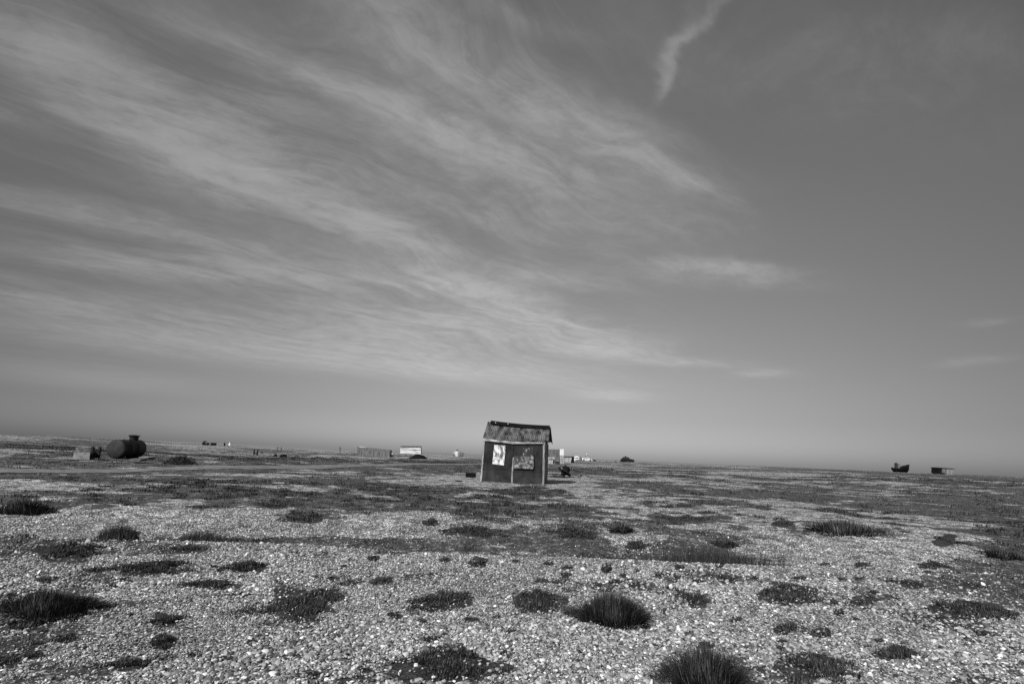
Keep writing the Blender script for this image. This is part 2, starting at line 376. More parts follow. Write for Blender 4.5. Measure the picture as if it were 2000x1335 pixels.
class MB:
    """collects shapes given in world coordinates"""
    def __init__(s): s.v = []; s.f = []
    def add(s, V, F):
        b = len(s.v); s.v += [tuple(map(float, q)) for q in V]; s.f += [tuple(b + i for i in q) for q in F]; return s
    def box(s, c, size, rz=0., rx=0., ry=0.):
        M = Matrix.Rotation(rz, 3, 'Z') @ Matrix.Rotation(ry, 3, 'Y') @ Matrix.Rotation(rx, 3, 'X')
        V = []
        for k in (-.5, .5):
            for (i, j) in ((-.5, -.5), (.5, -.5), (.5, .5), (-.5, .5)):
                q = M @ Vector((i * size[0], j * size[1], k * size[2])); V.append((c[0] + q[0], c[1] + q[1], c[2] + q[2]))
        return s.add(V, [(3, 2, 1, 0), (4, 5, 6, 7), (0, 1, 5, 4), (1, 2, 6, 5), (2, 3, 7, 6), (3, 0, 4, 7)])
    def hexa(s, f4, b4):
        """front quad and back quad, corners in the same order (anticlockwise seen from the front)"""
        return s.add(list(f4) + list(b4), [(0, 1, 2, 3), (7, 6, 5, 4), (0, 4, 5, 1), (1, 5, 6, 2), (2, 6, 7, 3), (3, 7, 4, 0)])
    def prism(s, pts, off):
        """polygon of world points swept by the vector off"""
        n = len(pts); off = np.asarray(off, float)
        V = [np.asarray(p) for p in pts] + [np.asarray(p) + off for p in pts]
        return s.add(V, [tuple(range(n)), tuple(range(2 * n - 1, n - 1, -1))] + [(i, i + n, (i + 1) % n + n, (i + 1) % n) for i in range(n)])
    def tube(s, a, b, r0, r1=None, n=10):
        r1 = r0 if r1 is None else r1
        a = Vector(a); b = Vector(b); d = (b - a).normalized(); q = d.to_track_quat('Z', 'Y')
        V = []
        for c, r in ((a, r0), (b, r1)):
            for i in range(n):
                t = 2 * math.pi * i / n; V.append(c + q @ Vector((r * math.cos(t), r * math.sin(t), 0)))
        return s.add(V, [tuple(range(n - 1, -1, -1)), tuple(range(n, 2 * n))] + [(i, (i + 1) % n, (i + 1) % n + n, i + n) for i in range(n)])
    def lathe(s, a, axis, prof, n=32):
        """prof = [(distance along axis, radius)]"""
        a = Vector(a); q = Vector(axis).normalized().to_track_quat('Z', 'Y'); V = []; F = []
        for h, r in prof:
            for i in range(n):
                t = 2 * math.pi * i / n; V.append(a + q @ Vector((r * math.cos(t), r * math.sin(t), h)))
        for k in range(len(prof) - 1):
            for i in range(n): F.append((k * n + i, k * n + (i + 1) % n, (k + 1) * n + (i + 1) % n, (k + 1) * n + i))
        F.append(tuple(range(n - 1, -1, -1))); F.append(tuple((len(prof) - 1) * n + i for i in range(n)))
        return s.add(V, F)
    def blob(s, c, rad, seed=0, n=10, amp=.25):
        rr = random.Random(seed); V = []; F = []
        ph = [rr.uniform(0, 6.28) for _ in range(6)]
        for i in range(n + 1):
            la = math.pi * i / n - math.pi / 2
            for j in range(2 * n):
                lo = math.pi * j / n
                k = 1 + amp * (math.sin(2 * lo + ph[0]) * math.cos(la) + .6 * math.sin(3 * lo + 2 * la + ph[1]) + .5 * math.sin(5 * lo - 3 * la + ph[2])) * .6
                V.append((c[0] + rad[0] * k * math.cos(la) * math.cos(lo), c[1] + rad[1] * k * math.cos(la) * math.sin(lo), c[2] + rad[2] * k * math.sin(la)))
        for i in range(n):
            for j in range(2 * n): F.append((i * 2 * n + j, i * 2 * n + (j + 1) % (2 * n), (i + 1) * 2 * n + (j + 1) % (2 * n), (i + 1) * 2 * n + j))
        return s.add(V, F)
    def build(s, name, mat, parent=None, smooth=False, bevel=0., origin=None):
        me = bpy.data.meshes.new(name)
        o0 = world_loc(parent) if parent is not None else (Vector(origin) if origin is not None else Vector((0, 0, 0)))
        me.from_pydata([(v[0] - o0[0], v[1] - o0[1], v[2] - o0[2]) for v in s.v], [], s.f)
        me.materials.append(mat)
        if smooth:
            me.polygons.foreach_set('use_smooth', [True] * len(me.polygons))
            me.set_sharp_from_angle(angle=R(40))
        me.update()
        o = bpy.data.objects.new(name, me); col.objects.link(o)
        if parent is not None: o.parent = parent
        elif origin is not None: o.location = o0
        if bevel:
            b = o.modifiers.new('bevel', 'BEVEL'); b.width = bevel; b.segments = 2; b.limit_method = 'ANGLE'
        return o
def world_loc(o):
    p = Vector((0, 0, 0))
    while o is not None: p = p + o.location; o = o.parent
    return p
def thing(name, loc, label, cat, group=None):
    o = bpy.data.objects.new(name, None); col.objects.link(o); o.location = loc; o.empty_display_size = .2
    return tag(o, label, cat, group)

# ------------------------------------------------------------------ materials (all in grey)
def new_mat(name):
    mt = bpy.data.materials.new(name); mt.use_nodes = True; mt.node_tree.nodes.clear()
    N = NT(mt.node_tree); b = N.node('ShaderNodeBsdfPrincipled'); o = N.node('ShaderNodeOutputMaterial'); N.l.new(b.outputs[0], o.inputs[0])
    b.inputs['Specular IOR Level'].default_value = .25
    return mt, N, b
def mottled(name, lo, hi, scale=3., rough=.8, bump=.0, stretch=(1, 1, 1), detail=6, metal=0., a=.35, b_=.65, spec=.25, fine=0.):
    mt, N, b = new_mat(name)
    tc = N.node('ShaderNodeTexCoord').outputs['Object']
    v = N.mapping(tc, sc=stretch)
    n = N.noise(v, scale, detail, .62)
    f = N.smooth(n, a, b_, lo, hi)
    if fine:
        f = N.math('MULTIPLY', f, N.lin(N.noise(tc, scale * 9, 3, .6), .3, .7, 1 - fine, 1 + fine))
    N.l.new(f, b.inputs['Base Color'])
    b.inputs['Roughness'].default_value = rough; b.inputs['Metallic'].default_value = metal; b.inputs['Specular IOR Level'].default_value = spec
    if bump:
        bp = N.node('ShaderNodeBump'); bp.inputs['Strength'].default_value = bump; bp.inputs['Distance'].default_value = .02
        N.l.new(n, bp.inputs['Height']); N.l.new(bp.outputs[0], b.inputs['Normal'])
    return mt
M = {}
M['tin'] = mottled('rusty_sheet', .008, .026, 2.2, .75, .25, (1.1, 1.1, .7), fine=.35)
M['tin_low'] = mottled('rusty_lower_sheet', .014, .038, 2.4, .75, .25, (1, 1, .8), fine=.35)
M['plate'] = mottled('flaking_white_sheet', .10, .80, 4.2, .6, .2, (1.4, 1.4, .7), a=.40, b_=.60, fine=.2)
M['plate_dark'] = mottled('stained_sheet', .04, .36, 5.5, .6, .2, (1, 1, 1.2), a=.40, b_=.70, fine=.7)
M['plate_mid'] = mottled('half_painted_sheet', .03, .30, 4.2, .6, .2, (1, 1, .7), a=.47, b_=.60, fine=.2)
M['post'] = mottled('weathered_post', .13, .45, 5., .85, .4, (3, 3, .5), fine=.25)
M['batten'] = mottled('grey_batten', .10, .36, 5., .85, .4, (3, 3, .4), fine=.25)
M['board'] = mottled('old_fascia_board', .14, .48, 4., .85, .4, (.6, 3, 3), fine=.25)
M['roof'] = mottled('corrugated_sheet', .02, .16, 2.4, .6, .1, (1.8, .6, .6), fine=.35)
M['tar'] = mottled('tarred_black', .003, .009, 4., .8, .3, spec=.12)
M['tank'] = mottled('tank_rust_shaded', .005, .014, 1.8, .65, .15, fine=.3)  # darker rust for shell and neck: the side's shade is put into the colour
M['tank_end'] = mottled('tank_rust_lit', .018, .038, 1.8, .7, .15, fine=.25)  # lighter rust for end cap and lid: the sunlit tone is painted in
M['concrete'] = mottled('old_concrete', .13, .25, 4., .9, .5, fine=.3)
M['stone'] = mottled('dark_slab', .05, .14, 5., .9, .6, fine=.3)
M['stone_rough'] = mottled('rough_concrete', .05, .15, 7., .95, .8, fine=.4)
M['iron'] = mottled('black_iron', .006, .022, 5., .6, .3)
M['twig'] = mottled('dark_brush', .010, .040, 6., .9, .3)
M['wood'] = mottled('grey_wood', .07, .20, 3., .85, .4, (2.5, 2.5, .3), fine=.3)
M['wood_pale'] = mottled('pale_wood', .22, .46, 2.5, .85, .3, (2.5, 2.5, .3), fine=.2)
M['wood_mid'] = mottled('mid_wood', .12, .30, 2.5, .85, .3, (2.5, 2.5, .3), fine=.2)
M['wood_dark'] = mottled('dark_wood', .02, .06, 3., .85, .3, (2, 2, .4), fine=.3)
M['white'] = mottled('white_paint', .62, .82, 2., .55, .0)
M['white_worn'] = mottled('worn_white_boards', .34, .80, 1.4, .75, .1, (.5, 1, 4.), fine=.12)
M['hull_white'] = mottled('worn_white_hull', .45, .82, 1.5, .6, .0)
M['glass'] = mottled('dark_glass', .015, .03, 1., .15, 0, spec=.5)
M['roof_grey'] = mottled('grey_roofing', .24, .36, 2., .7)
M['hut_dark'] = mottled('tarred_boards', .010, .022, 1.2, .8, .1, (4, 4, .3), fine=.2)
M['sail'] = mottled('white_sail', .7, .85, 1., .7)

# ------------------------------------------------------------------ the ground sheet
def polar_grid(az0, az1, na, radii):
    az = np.linspace(az0, az1, na); A, RR = np.meshgrid(az, radii)
    return RR * np.sin(A), RR * np.cos(A)
def grid_faces(nr, na, base=0, wrap=False):
    i = np.arange(nr - 1)[:, None]; j = np.arange(na if wrap else na - 1)[None, :]
    a = i * na + j; b = i * na + (j + 1) % na
    return (np.stack([a, b, b + na, a + na], -1).reshape(-1, 4) + base)[:, ::-1]
radii = np.concatenate([[.4, 1.0, 1.6, 2.2], np.exp(np.linspace(math.log(2.6), math.log(420), 640))])
HALF = R(52)
NA1 = 900
azs = np.concatenate([np.linspace(-HALF, HALF, NA1), np.linspace(HALF, 2 * math.pi - HALF, 130)[1:-1]])
A_, R_ = np.meshgrid(azs, radii)
gx = R_ * np.sin(A_); gy = R_ * np.cos(A_)
front = (np.cos(A_) > -.2)
gz = T(gx.ravel(), gy.ravel()).reshape(gx.shape)
gz = np.where(R_ < 2.0, gz * 0 + gz[5, 0] * 0, gz)
gv = veg_map(gx.ravel(), gy.ravel(), gz.ravel())
gp = plant_mask(gx.ravel(), gy.ravel(), gz.ravel())
vis = (gy.ravel() > .4 * np.abs(gx.ravel()) )
gv = np.where(vis, gv, .42 + .8 * (fbm(gx.ravel() * .22, gy.ravel() * .22, 41, 5, .6) - .5))
gp = np.where(vis, gp, 0)
GV = np.stack([gx.ravel(), gy.ravel(), gz.ravel()], -1)
me = np_mesh('ground', GV, quads=grid_faces(len(radii), len(azs), wrap=True), smooth=True)
attr(me, 'veg', gv); attr(me, 'plant', gp)
mg, N, b = new_mat('shingle_ground')
tc = N.node('ShaderNodeTexCoord').outputs['Object']
va = N.node('ShaderNodeAttribute', attribute_name='veg').outputs['Fac']
pa = N.node('ShaderNodeAttribute', attribute_name='plant').outputs['Fac']
flat = N.mapping(tc, sc=(1, 1, 0))
vor = N.node('ShaderNodeTexVoronoi'); N.l.new(flat, vor.inputs['Vector']); vor.inputs['Scale'].default_value = 38
sc_ = N.node('ShaderNodeSeparateColor'); N.l.new(vor.outputs['Color'], sc_.inputs[0])
peb = N.ramp(sc_.outputs[0], [(0, .07), (.35, .19), (.7, .36), (.9, .55), (1, .85)])
gap = N.smooth(vor.outputs['Distance'], .25, .75, 1., .25)
vor2 = N.node('ShaderNodeTexVoronoi'); N.l.new(flat, vor2.inputs['Vector']); vor2.inputs['Scale'].default_value = 5.5
sc2 = N.node('ShaderNodeSeparateColor'); N.l.new(vor2.outputs['Color'], sc2.inputs[0])
coarse = N.lin(sc2.outputs[0], 0, 1, .42, 1.75)
tone = N.lin(N.noise(flat, .9, 5, .65), .3, .7, .72, 1.26)
shing = N.math('MULTIPLY', N.math('MULTIPLY', N.math('MULTIPLY', peb, 1.45), gap), N.math('MULTIPLY', coarse, tone))
n1 = N.noise(flat, 2.3, 8, .74); n2 = N.noise(flat, 13, 4, .65)
vv = N.math('ADD', va, N.math('ADD', N.math('MULTIPLY', N.math('SUBTRACT', n1, .5), 1.0), N.math('MULTIPLY', N.math('SUBTRACT', n2, .5), .55)))
vm = N.smooth(vv, .465, .545)
pm = N.smooth(N.math('ADD', pa, N.math('MULTIPLY', N.math('SUBTRACT', n2, .5), .7)), .25, .55)
vor3 = N.node('ShaderNodeTexVoronoi'); N.l.new(flat, vor3.inputs['Vector']); vor3.inputs['Scale'].default_value = 9
sc3 = N.node('ShaderNodeSeparateColor'); N.l.new(vor3.outputs['Color'], sc3.inputs[0])
speck = N.math('ADD', N.math('MULTIPLY', N.smooth(sc3.outputs[1], .76, .84), .30), N.math('MULTIPLY', N.smooth(sc_.outputs[1], .82, .88), .28), clamp=True)
vm = N.math('MULTIPLY', vm, N.math('SUBTRACT', 1.0, speck))
vmask = N.math('MAXIMUM', vm, pm)
vegc = N.mix(N.noise(flat, 30, 4, .7), .018, .115)
vegc = N.math('MULTIPLY', vegc, N.lin(N.noise(flat, .6, 4, .6), .3, .7, .50, 1.05))
vegc = N.math('MULTIPLY', vegc, N.lin(N.noise(flat, 5.5, 6, .7), .32, .68, .35, 1.7))
vegc = N.math('MULTIPLY', vegc, N.mix(pm, 1.0, .6))
mx = N.mix(N.math('MULTIPLY', vmask, .95), shing, vegc)
N.l.new(mx, b.inputs['Base Color']); b.inputs['Roughness'].default_value = .9; b.inputs['Specular IOR Level'].default_value = .1
hgt = N.mix(vmask, N.math('MULTIPLY', gap, .6), N.math('MULTIPLY', N.noise(flat, 40, 3, .7), 1.5))
bp = N.node('ShaderNodeBump'); bp.inputs['Strength'].default_value = .9; bp.inputs['Distance'].default_value = .02
N.l.new(hgt, bp.inputs['Height']); N.l.new(bp.outputs[0], b.inputs['Normal'])
ground = link('ground', me, mg)
tag(ground, 'pale shingle plain with dark mossy patches reaching to the sea', 'ground', kind='structure')

# sea
seav = []; 
az = np.linspace(0, 2 * math.pi, 97)[:-1]; rr_ = np.array([330, 800, 2500, 9000, 40000])
A2, R2 = np.meshgrid(az, rr_)
me = np_mesh('sea', np.stack([R2 * np.sin(A2), R2 * np.cos(A2), np.full_like(A2, -2.6)], -1).reshape(-1, 3), quads=grid_faces(len(rr_), len(az), wrap=True))
ms, N, b = new_mat('sea_water')
tc = N.node('ShaderNodeTexCoord').outputs['Object']
wv = N.noise(N.mapping(tc, sc=(1, .3, 1)), .05, 4, .6)
N.l.new(N.lin(wv, .3, .7, .17, .24), b.inputs['Base Color']); b.inputs['Roughness'].default_value = .6
sea = link('sea', me, ms); tag(sea, 'thin grey strip of sea under the horizon', 'sea', kind='structure')

# track
ts = np.arange(-30, TLEN + 260, .35); tw = np.linspace(-1, 1, 9)
TS, TWW = np.meshgrid(ts, tw, indexing='ij')
wid = 1.5 + .35 * (fbm(TS * .3, TWW * 0 + 2.2, 71, 3) - .5) * np.sign(TWW)
mx_ = TA[0] + TDIR[0] * TS + TNRM[0] * TWW * wid; my_ = TA[1] + TDIR[1] * TS + TNRM[1] * TWW * wid
mz_ = T(mx_.ravel(), my_.ravel()).reshape(mx_.shape) + .02 + .03 * (1 - TWW ** 2)
me = np_mesh('track', np.stack([mx_, my_, mz_], -1).reshape(-1, 3), quads=grid_faces(len(ts), len(tw)), smooth=True)
trk = link('track', me, mottled('track_grit', .11, .20, 2., .9, .4, fine=.5))
tag(trk, 'straight pale vehicle track crossing the plain behind the shed', 'track', kind='structure')

# ------------------------------------------------------------------ pebbles lying on the near shingle
def sector(n, r0, r1, half):
    r = np.sqrt(rng.uniform(r0 * r0, r1 * r1, n)); a = rng.uniform(-half, half, n)
    return r * np.sin(a), r * np.cos(a), r
xs, ys, r = sector(1350000, 2.9, 14.5, R(47))
dn = 1.0 - .88 * sstep(5.0, 10.5, r)
k = rng.random(len(r)) < dn
xs, ys, r = xs[k], ys[k], r[k]
zs = T(xs, ys)
px, py = project(xs, ys, zs)
k = (px > -120) & (px < 2120) & (py < 1440)
xs, ys, zs, r = xs[k], ys[k], zs[k], r[k]
pv = np.maximum(sstep(.40, .62, veg_map(xs, ys, zs) + (fbm(xs * 13, ys * 13, 81, 2) - .5) * .8), 1.1 * sstep(.18, .42, plant_mask(xs, ys, zs) + (fbm(xs * 13, ys * 13, 83, 2) - .5) * .5))
k = rng.random(len(xs)) > pv * .86
xs, ys, zs, r = xs[k], ys[k], zs[k], r[k]
n = len(xs)
size = (.66 + .52 * sstep(.3, .7, fbm(xs * .7, ys * .7, 95, 3))) * np.clip(rng.lognormal(math.log(.0072), .44, n), .0035, .025)
zs = zs + rng.uniform(-.004, .012, n)
shade = np.clip(.03 + .54 * rng.beta(1.2, 2.1, n) + (rng.random(n) < .14) * rng.uniform(.1, .6, n), .03, .9) * (.8 + .4 * fbm(xs * .9, ys * .9, 91, 3))
me = bpy.data.meshes.new('gravel'); me.vertices.add(n); me.vertices.foreach_set('co', np.stack([xs, ys, zs], -1).astype(np.float32).ravel())
attr(me, 'rot', np.stack([rng.normal(0, .42, n), rng.normal(0, .42, n), rng.uniform(0, 6.28, n)], -1), 'FLOAT_VECTOR')
attr(me, 'scl', np.stack([size * rng.uniform(.95, 1.35, n), size * rng.uniform(.75, 1.0, n), size * rng.uniform(.42, .7, n)], -1), 'FLOAT_VECTOR')
attr(me, 'shade', shade); attr(me, 'pick', rng.integers(0, 6, n), 'INT')
mpb, N, b = new_mat('flint_pebble')
sh = N.node('ShaderNodeAttribute', attribute_name='shade'); sh.attribute_type = 'INSTANCER'
tc = N.node('ShaderNodeTexCoord').outputs['Object']
vein = N.lin(N.noise(tc, 1.6, 4, .6), .3, .7, .75, 1.2)
N.l.new(N.math('MULTIPLY', sh.outputs['Fac'], vein), b.inputs['Base Color']); b.inputs['Roughness'].default_value = .55; b.inputs['Specular IOR Level'].default_value = .4
ng = bpy.data.node_groups.new('pebble_scatter', 'GeometryNodeTree')
ng.interface.new_socket('Geometry', in_out='INPUT', socket_type='NodeSocketGeometry'); ng.interface.new_socket('Geometry', in_out='OUTPUT', socket_type='NodeSocketGeometry')
G = NT(ng); gi = G.node('NodeGroupInput'); go = G.node('NodeGroupOutput')
join = G.node('GeometryNodeGeometryToInstance')
for i in range(6):
    ico = G.node('GeometryNodeMeshIcoSphere'); ico.inputs['Radius'].default_value = 1.0; ico.inputs['Subdivisions'].default_value = 2 if i else 3
    nz = G.node('ShaderNodeTexNoise', noise_dimensions='4D'); nz.inputs['W'].default_value = i * 7.3; nz.inputs['Scale'].default_value = .9; nz.inputs['Detail'].default_value = 1.5
    sub = G.node('ShaderNodeVectorMath', operation='SUBTRACT'); G.l.new(nz.outputs['Color'], sub.inputs[0]); sub.inputs[1].default_value = (.5, .5, .5)
    scl = G.node('ShaderNodeVectorMath', operation='SCALE'); G.l.new(sub.outputs[0], scl.inputs[0]); scl.inputs['Scale'].default_value = 1.5
    sp = G.node('GeometryNodeSetPosition'); G.l.new(ico.outputs['Mesh'], sp.inputs['Geometry']); G.l.new(scl.outputs[0], sp.inputs['Offset'])
    ss = G.node('GeometryNodeSetShadeSmooth'); G.l.new(sp.outputs[0], ss.inputs[0])
    smt = G.node('GeometryNodeSetMaterial'); smt.inputs['Material'].default_value = mpb; G.l.new(ss.outputs[0], smt.inputs[0])
    G.l.new(smt.outputs[0], join.inputs[0])
iop = G.node('GeometryNodeInstanceOnPoints'); iop.inputs['Pick Instance'].default_value = True
G.l.new(gi.outputs[0], iop.inputs['Points']); G.l.new(join.outputs[0], iop.inputs['Instance'])
for nm, typ, sk in (('pick', 'INT', 'Instance Index'), ('rot', 'FLOAT_VECTOR', 'Rotation'), ('scl', 'FLOAT_VECTOR', 'Scale')):
    na = G.node('GeometryNodeInputNamedAttribute', data_type=typ); na.inputs['Name'].default_value = nm
    o_ = [q for q in na.outputs if q.enabled and q.name == 'Attribute'][0]
    G.l.new(o_, iop.inputs[sk])
G.l.new(iop.outputs[0], go.inputs[0])
gravel = link('gravel', me, mpb)
md = gravel.modifiers.new('scatter', 'NODES'); md.node_group = ng
tag(gravel, 'loose rounded flint pebbles covering the near beach', 'gravel', kind='stuff')

# ------------------------------------------------------------------ grass blades
def blades(base, h, w, yaw, lean, curl, z0=-.01):
    """tapered bent blades; all arguments arrays"""
    n = len(base); V = np.zeros((n, 5, 3))
    dx, dy = np.cos(yaw), np.sin(yaw); sx_, sy_ = -dy, dx
    def pt(t, ln): return np.stack([base[:, 0] + dx * ln, base[:, 1] + dy * ln, base[:, 2] + z0 + t], -1)
    l1 = h * .55 * np.sin(lean); z1 = h * .55 * np.cos(lean)
    l2 = l1 + h * .45 * np.sin(lean + curl); z2 = z1 + h * .45 * np.cos(lean + curl)
    side = np.stack([sx_, sy_, np.zeros(n)], -1) * (w * .5)[:, None]
    p0 = pt(0, 0 * l1); p1 = pt(z1, l1); p2 = pt(z2, l2)
    V[:, 0] = p0 - side; V[:, 1] = p0 + side; V[:, 2] = p1 + side * .75; V[:, 3] = p1 - side * .75; V[:, 4] = p2
    i = np.arange(n)[:, None] * 5
    return V.reshape(-1, 3), i + np.array([[0, 1, 2, 3]]), i + np.array([[3, 2, 4]])
def grass_mat(name, lo, hi, rough=.8):
    mt, N, b = new_mat(name)
    a = N.node('ShaderNodeAttribute', attribute_name='shade').outputs['Fac']
    N.l.new(N.lin(a, 0, 1, lo, hi), b.inputs['Base Color']); b.inputs['Roughness'].default_value = rough; b.inputs['Specular IOR Level'].default_value = .15
    return mt
M['blade'] = grass_mat('dark_grass_blade', .010, .34)
M['leaf'] = grass_mat('dark_mat_leaf', .010, .26)
M['stalk'] = grass_mat('dry_grass_stalk', .03, .16)
M['cover'] = grass_mat('low_cover_blade', .010, .085)
def disc(n, pw=.5):
    a = rng.uniform(0, 2 * math.pi, n); q = rng.random(n) ** pw
    return q * np.cos(a), q * np.sin(a), q
def plant(name, px, py, w, h, typ, label, cat, group):
    hh = h if typ not in ('mat', 's') else h
    g = hit(px, py - (h * .5 if typ in ('mat', 's') else h * .16))
    if typ == 'tall':
        g = at_y(px, py - h * .4, crest(np.array([g[0]]))[0] + 1.15)
    dist = np.hypot(g[0], g[1]); mpp = g[1] * cp / FPX * 1.03
    rx = w * .5 * mpp
    if typ in ('mat', 's'):
        a_ = hit(px, py); b_ = hit(px, py - h); ry = min(max(abs(b_[1] - a_[1]) * .5, rx * .35), rx * 1.6)
    elif typ == 'tall': ry = min(rx * .5, .8)
    else: ry = rx * .75
    n = int({'spiky': 3600, 'mat': 10000, 's': 2600, 'tall': 5200}[typ] * min(1.0, (6.5 / dist) ** .9) * np.clip(w / 130., .25, 1.3))
    u, v, q = disc(n, .55)
    if typ in ('mat', 's'):
        nl = 10 if typ == 'mat' else 4
        lr = np.random.default_rng(int(px * 7 + py)); lx, ly, _ = [np.array(q_) for q_ in zip(*[(lr.uniform(-.85, .85), lr.uniform(-.75, .75), 0) for _ in range(nl)])]
        ls = lr.uniform(.13, .40, nl); lx[0] = ly[0] = 0; ls[0] = .55; w_ = ls ** 2 / (ls ** 2).sum()
        pk = rng.choice(nl, n, p=w_); u = lx[pk] + u * ls[pk]; v = ly[pk] + v * ls[pk]
    ang = np.arctan2(v, u)
    edge = 1 + .22 * np.sin(2 * ang + px) * (typ != 'spiky') + .22 * np.sin(3 * ang + 1.7 * px) + .13 * np.sin(7 * ang + .3 * px)
    bs = .82 if typ == 'spiky' else 1.0
    X = g[0] + u * rx * edge * bs; Y = g[1] + v * ry * edge * bs
    if typ in ('mat', 's'):
        # leaves in lobes with bare stones between
        dens_ = fbm(X / (rx * .35 + .03), Y / (ry * .35 + .03), int(px) % 97, 3)
        kk = dens_ > .27 + .16 * q ** 2
        X, Y, u, v, q, ang = X[kk], Y[kk], u[kk], v[kk], q[kk], ang[kk]
    n = len(X)
    Z = T(X, Y)
    wmin = dist * 1.0e-3
    if typ == 'spiky':
        H = h * mpp * .82 * rng.uniform(.5, 1.15, n) * (1 - .50 * q ** 2)
        lean = np.clip(q ** 1.3 * 1.0 + rng.normal(0, .2, n), -.4, 1.3); yaw = np.arctan2(v * ry, u * rx) + rng.normal(0, .35, n); curl = rng.normal(.12, .2, n)
        Wd = np.maximum(.0045, wmin) * rng.uniform(.7, 1.3, n)
    elif typ == 'tall':
        H = max(at_y(px, py - h, g[1])[2] - float(T(g[0], g[1])), .2) * rng.uniform(.35, 1.15, n) * (1 - .5 * q ** 2); lean = np.abs(rng.normal(.12, .16, n)); yaw = rng.uniform(0, 6.28, n); curl = rng.normal(.15, .2, n)
        Wd = np.maximum(.004, wmin * .8) * rng.uniform(.6, 1.3, n)
    else:
        H = np.clip(h * mpp * .36, .024, .055) * rng.uniform(.5, 1.5, n) * (1.05 - .5 * q)
        lean = np.abs(rng.normal(.85, .45, n)); yaw = rng.uniform(0, 6.28, n); curl = rng.normal(.2, .5, n)
        Wd = np.maximum(.007, wmin * 1.4) * rng.uniform(.6, 1.4, n)
    V, Q, Tt = blades(np.stack([X, Y, Z], -1), H, Wd, yaw, lean, curl)
    o0 = np.array([g[0], g[1], float(T(g[0], g[1]))])
    me = np_mesh(name, V - o0, quads=Q, tris=Tt)
    sh = rng.random(n) ** 1.8
    if typ != 'tall': sh = np.where(rng.random(n) < .022, rng.uniform(.55, 1., n), sh * .40)
    if typ == 'tall': sh = np.where(rng.random(n) < .10, rng.uniform(.7, 1., n), sh * .35)
    attr(me, 'shade', np.repeat(sh, 5))
    o = link(name, me, M['stalk' if typ == 'tall' else ('blade' if typ == 'spiky' else 'leaf')], loc=o0)
    return tag(o, label, cat, group)
for (px, py, w, h, t, lab) in PLANTS:
    nm, ct = {'spiky': ('grass_tuft', 'grass tuft'), 'mat': ('cushion_plant', 'plant'), 'tall': ('tall_grass', 'grass')}[t]
    plant(nm, px, py, w, h, t, lab, ct, 'clumps of plants on the shingle')
for (px, py, w, h) in SMALL:
    plant('small_tuft', px, py, w, h, 's', 'tiny dark tuft scattered on the open shingle among the bigger clumps', 'grass tuft', 'tiny tufts on the open shingle')

# low cover over the plain
def cover(n, r0, r1, hs, ws, per, clump):
    x, y, r = sector(n, r0, r1, R(46)); z = T(x, y)
    px, py = project(x, y, z); kk = (px > -80) & (px < 2080)
    x, y, z, r = x[kk], y[kk], z[kk], r[kk]
    v = veg_map(x, y, z) + (fbm(x * 1.7, y * 1.7, 101, 4, .65) - .5) * .7
    trackd = np.abs((x - TA[0]) * TNRM[0] + (y - TA[1]) * TNRM[1])
    kk = (rng.random(len(x)) < sstep(.45, .72, v)) & (trackd > 1.5)
    x, y, r = x[kk], y[kk], r[kk]
    x = np.repeat(x, per) + rng.normal(0, clump, len(x) * per) * np.repeat(r, per) ** .5; y = np.repeat(y, per) + rng.normal(0, clump, len(y) * per) * np.repeat(r, per) ** .5
    r = np.repeat(r, per); m_ = len(x)
    z = T(x, y)
    hv = .35 + 1.3 * fbm(x * .5, y * .5, 111, 3)
    return np.stack([x, y, z], -1), hs * hv * rng.uniform(.5, 1.2, m_), np.maximum(ws, r * 1.1e-3) * rng.uniform(.7, 1.4, m_), rng.uniform(0, 6.28, m_), np.abs(rng.normal(.55, .35, m_)), rng.normal(.2, .35, m_), np.clip(rng.random(m_) ** 1.5 * (.6 + .8 * fbm(x * .4, y * .4, 121, 3)), 0, 1)
parts = [cover(9000, 3.0, 7, .022, .0045, 6, .012), cover(30000, 5.5, 14, .020, .006, 5, .012), cover(34000, 14, 32, .020, .010, 4, .02), cover(16000, 32, 90, .030, .03, 4, .04), cover(7000, 90, 260, .07, .12, 3, .08),
 cover(1500, 9, 24, .085, .007, 42, .024), cover(2600, 24, 80, .11, .02, 22, .034), cover(900, 5, 10, .045, .005, 30, .018)]
B = [np.concatenate([p[i] for p in parts]) for i in range(7)]
V, Q, Tt = blades(*B[:6])
me = np_mesh('ground_cover', V, quads=Q, tris=Tt); attr(me, 'shade', np.repeat(B[6], 5))
gc = link('ground_cover', me, M['cover']); tag(gc, 'low dark moss and grass spread over the shingle plain', 'ground cover', kind='stuff')

# ================================================================== THE SHED
hb = hit(1000, 942.5); HY = hb[1]
def hy(px): return HY + .18 * (1000 - px) / 62.
def F(px, py, off=0.): return at_y(px, py, hy(px) + off)
A_ = F(1001, 942.5); root = thing('shed', (A_[0], A_[1], float(T(A_[0], A_[1]))), 'small leaning shed of dark rusty sheets with a corrugated roof, alone on the shingle', 'shed')
DEP = 2.35
YAWV = np.array([.14, 1.0, 0.])      # the side walls run back in this direction
def back(p, d): return np.asarray(p) + YAWV * d
def panel(name, mat, quad, t=.03, off=0., par=root, bevel=0.):
    f = [F(x, y, off) for x, y in quad]; b_ = [back(p, t) for p in f]
    return MB().hexa(f, b_).build(name, mat, par, bevel=bevel)
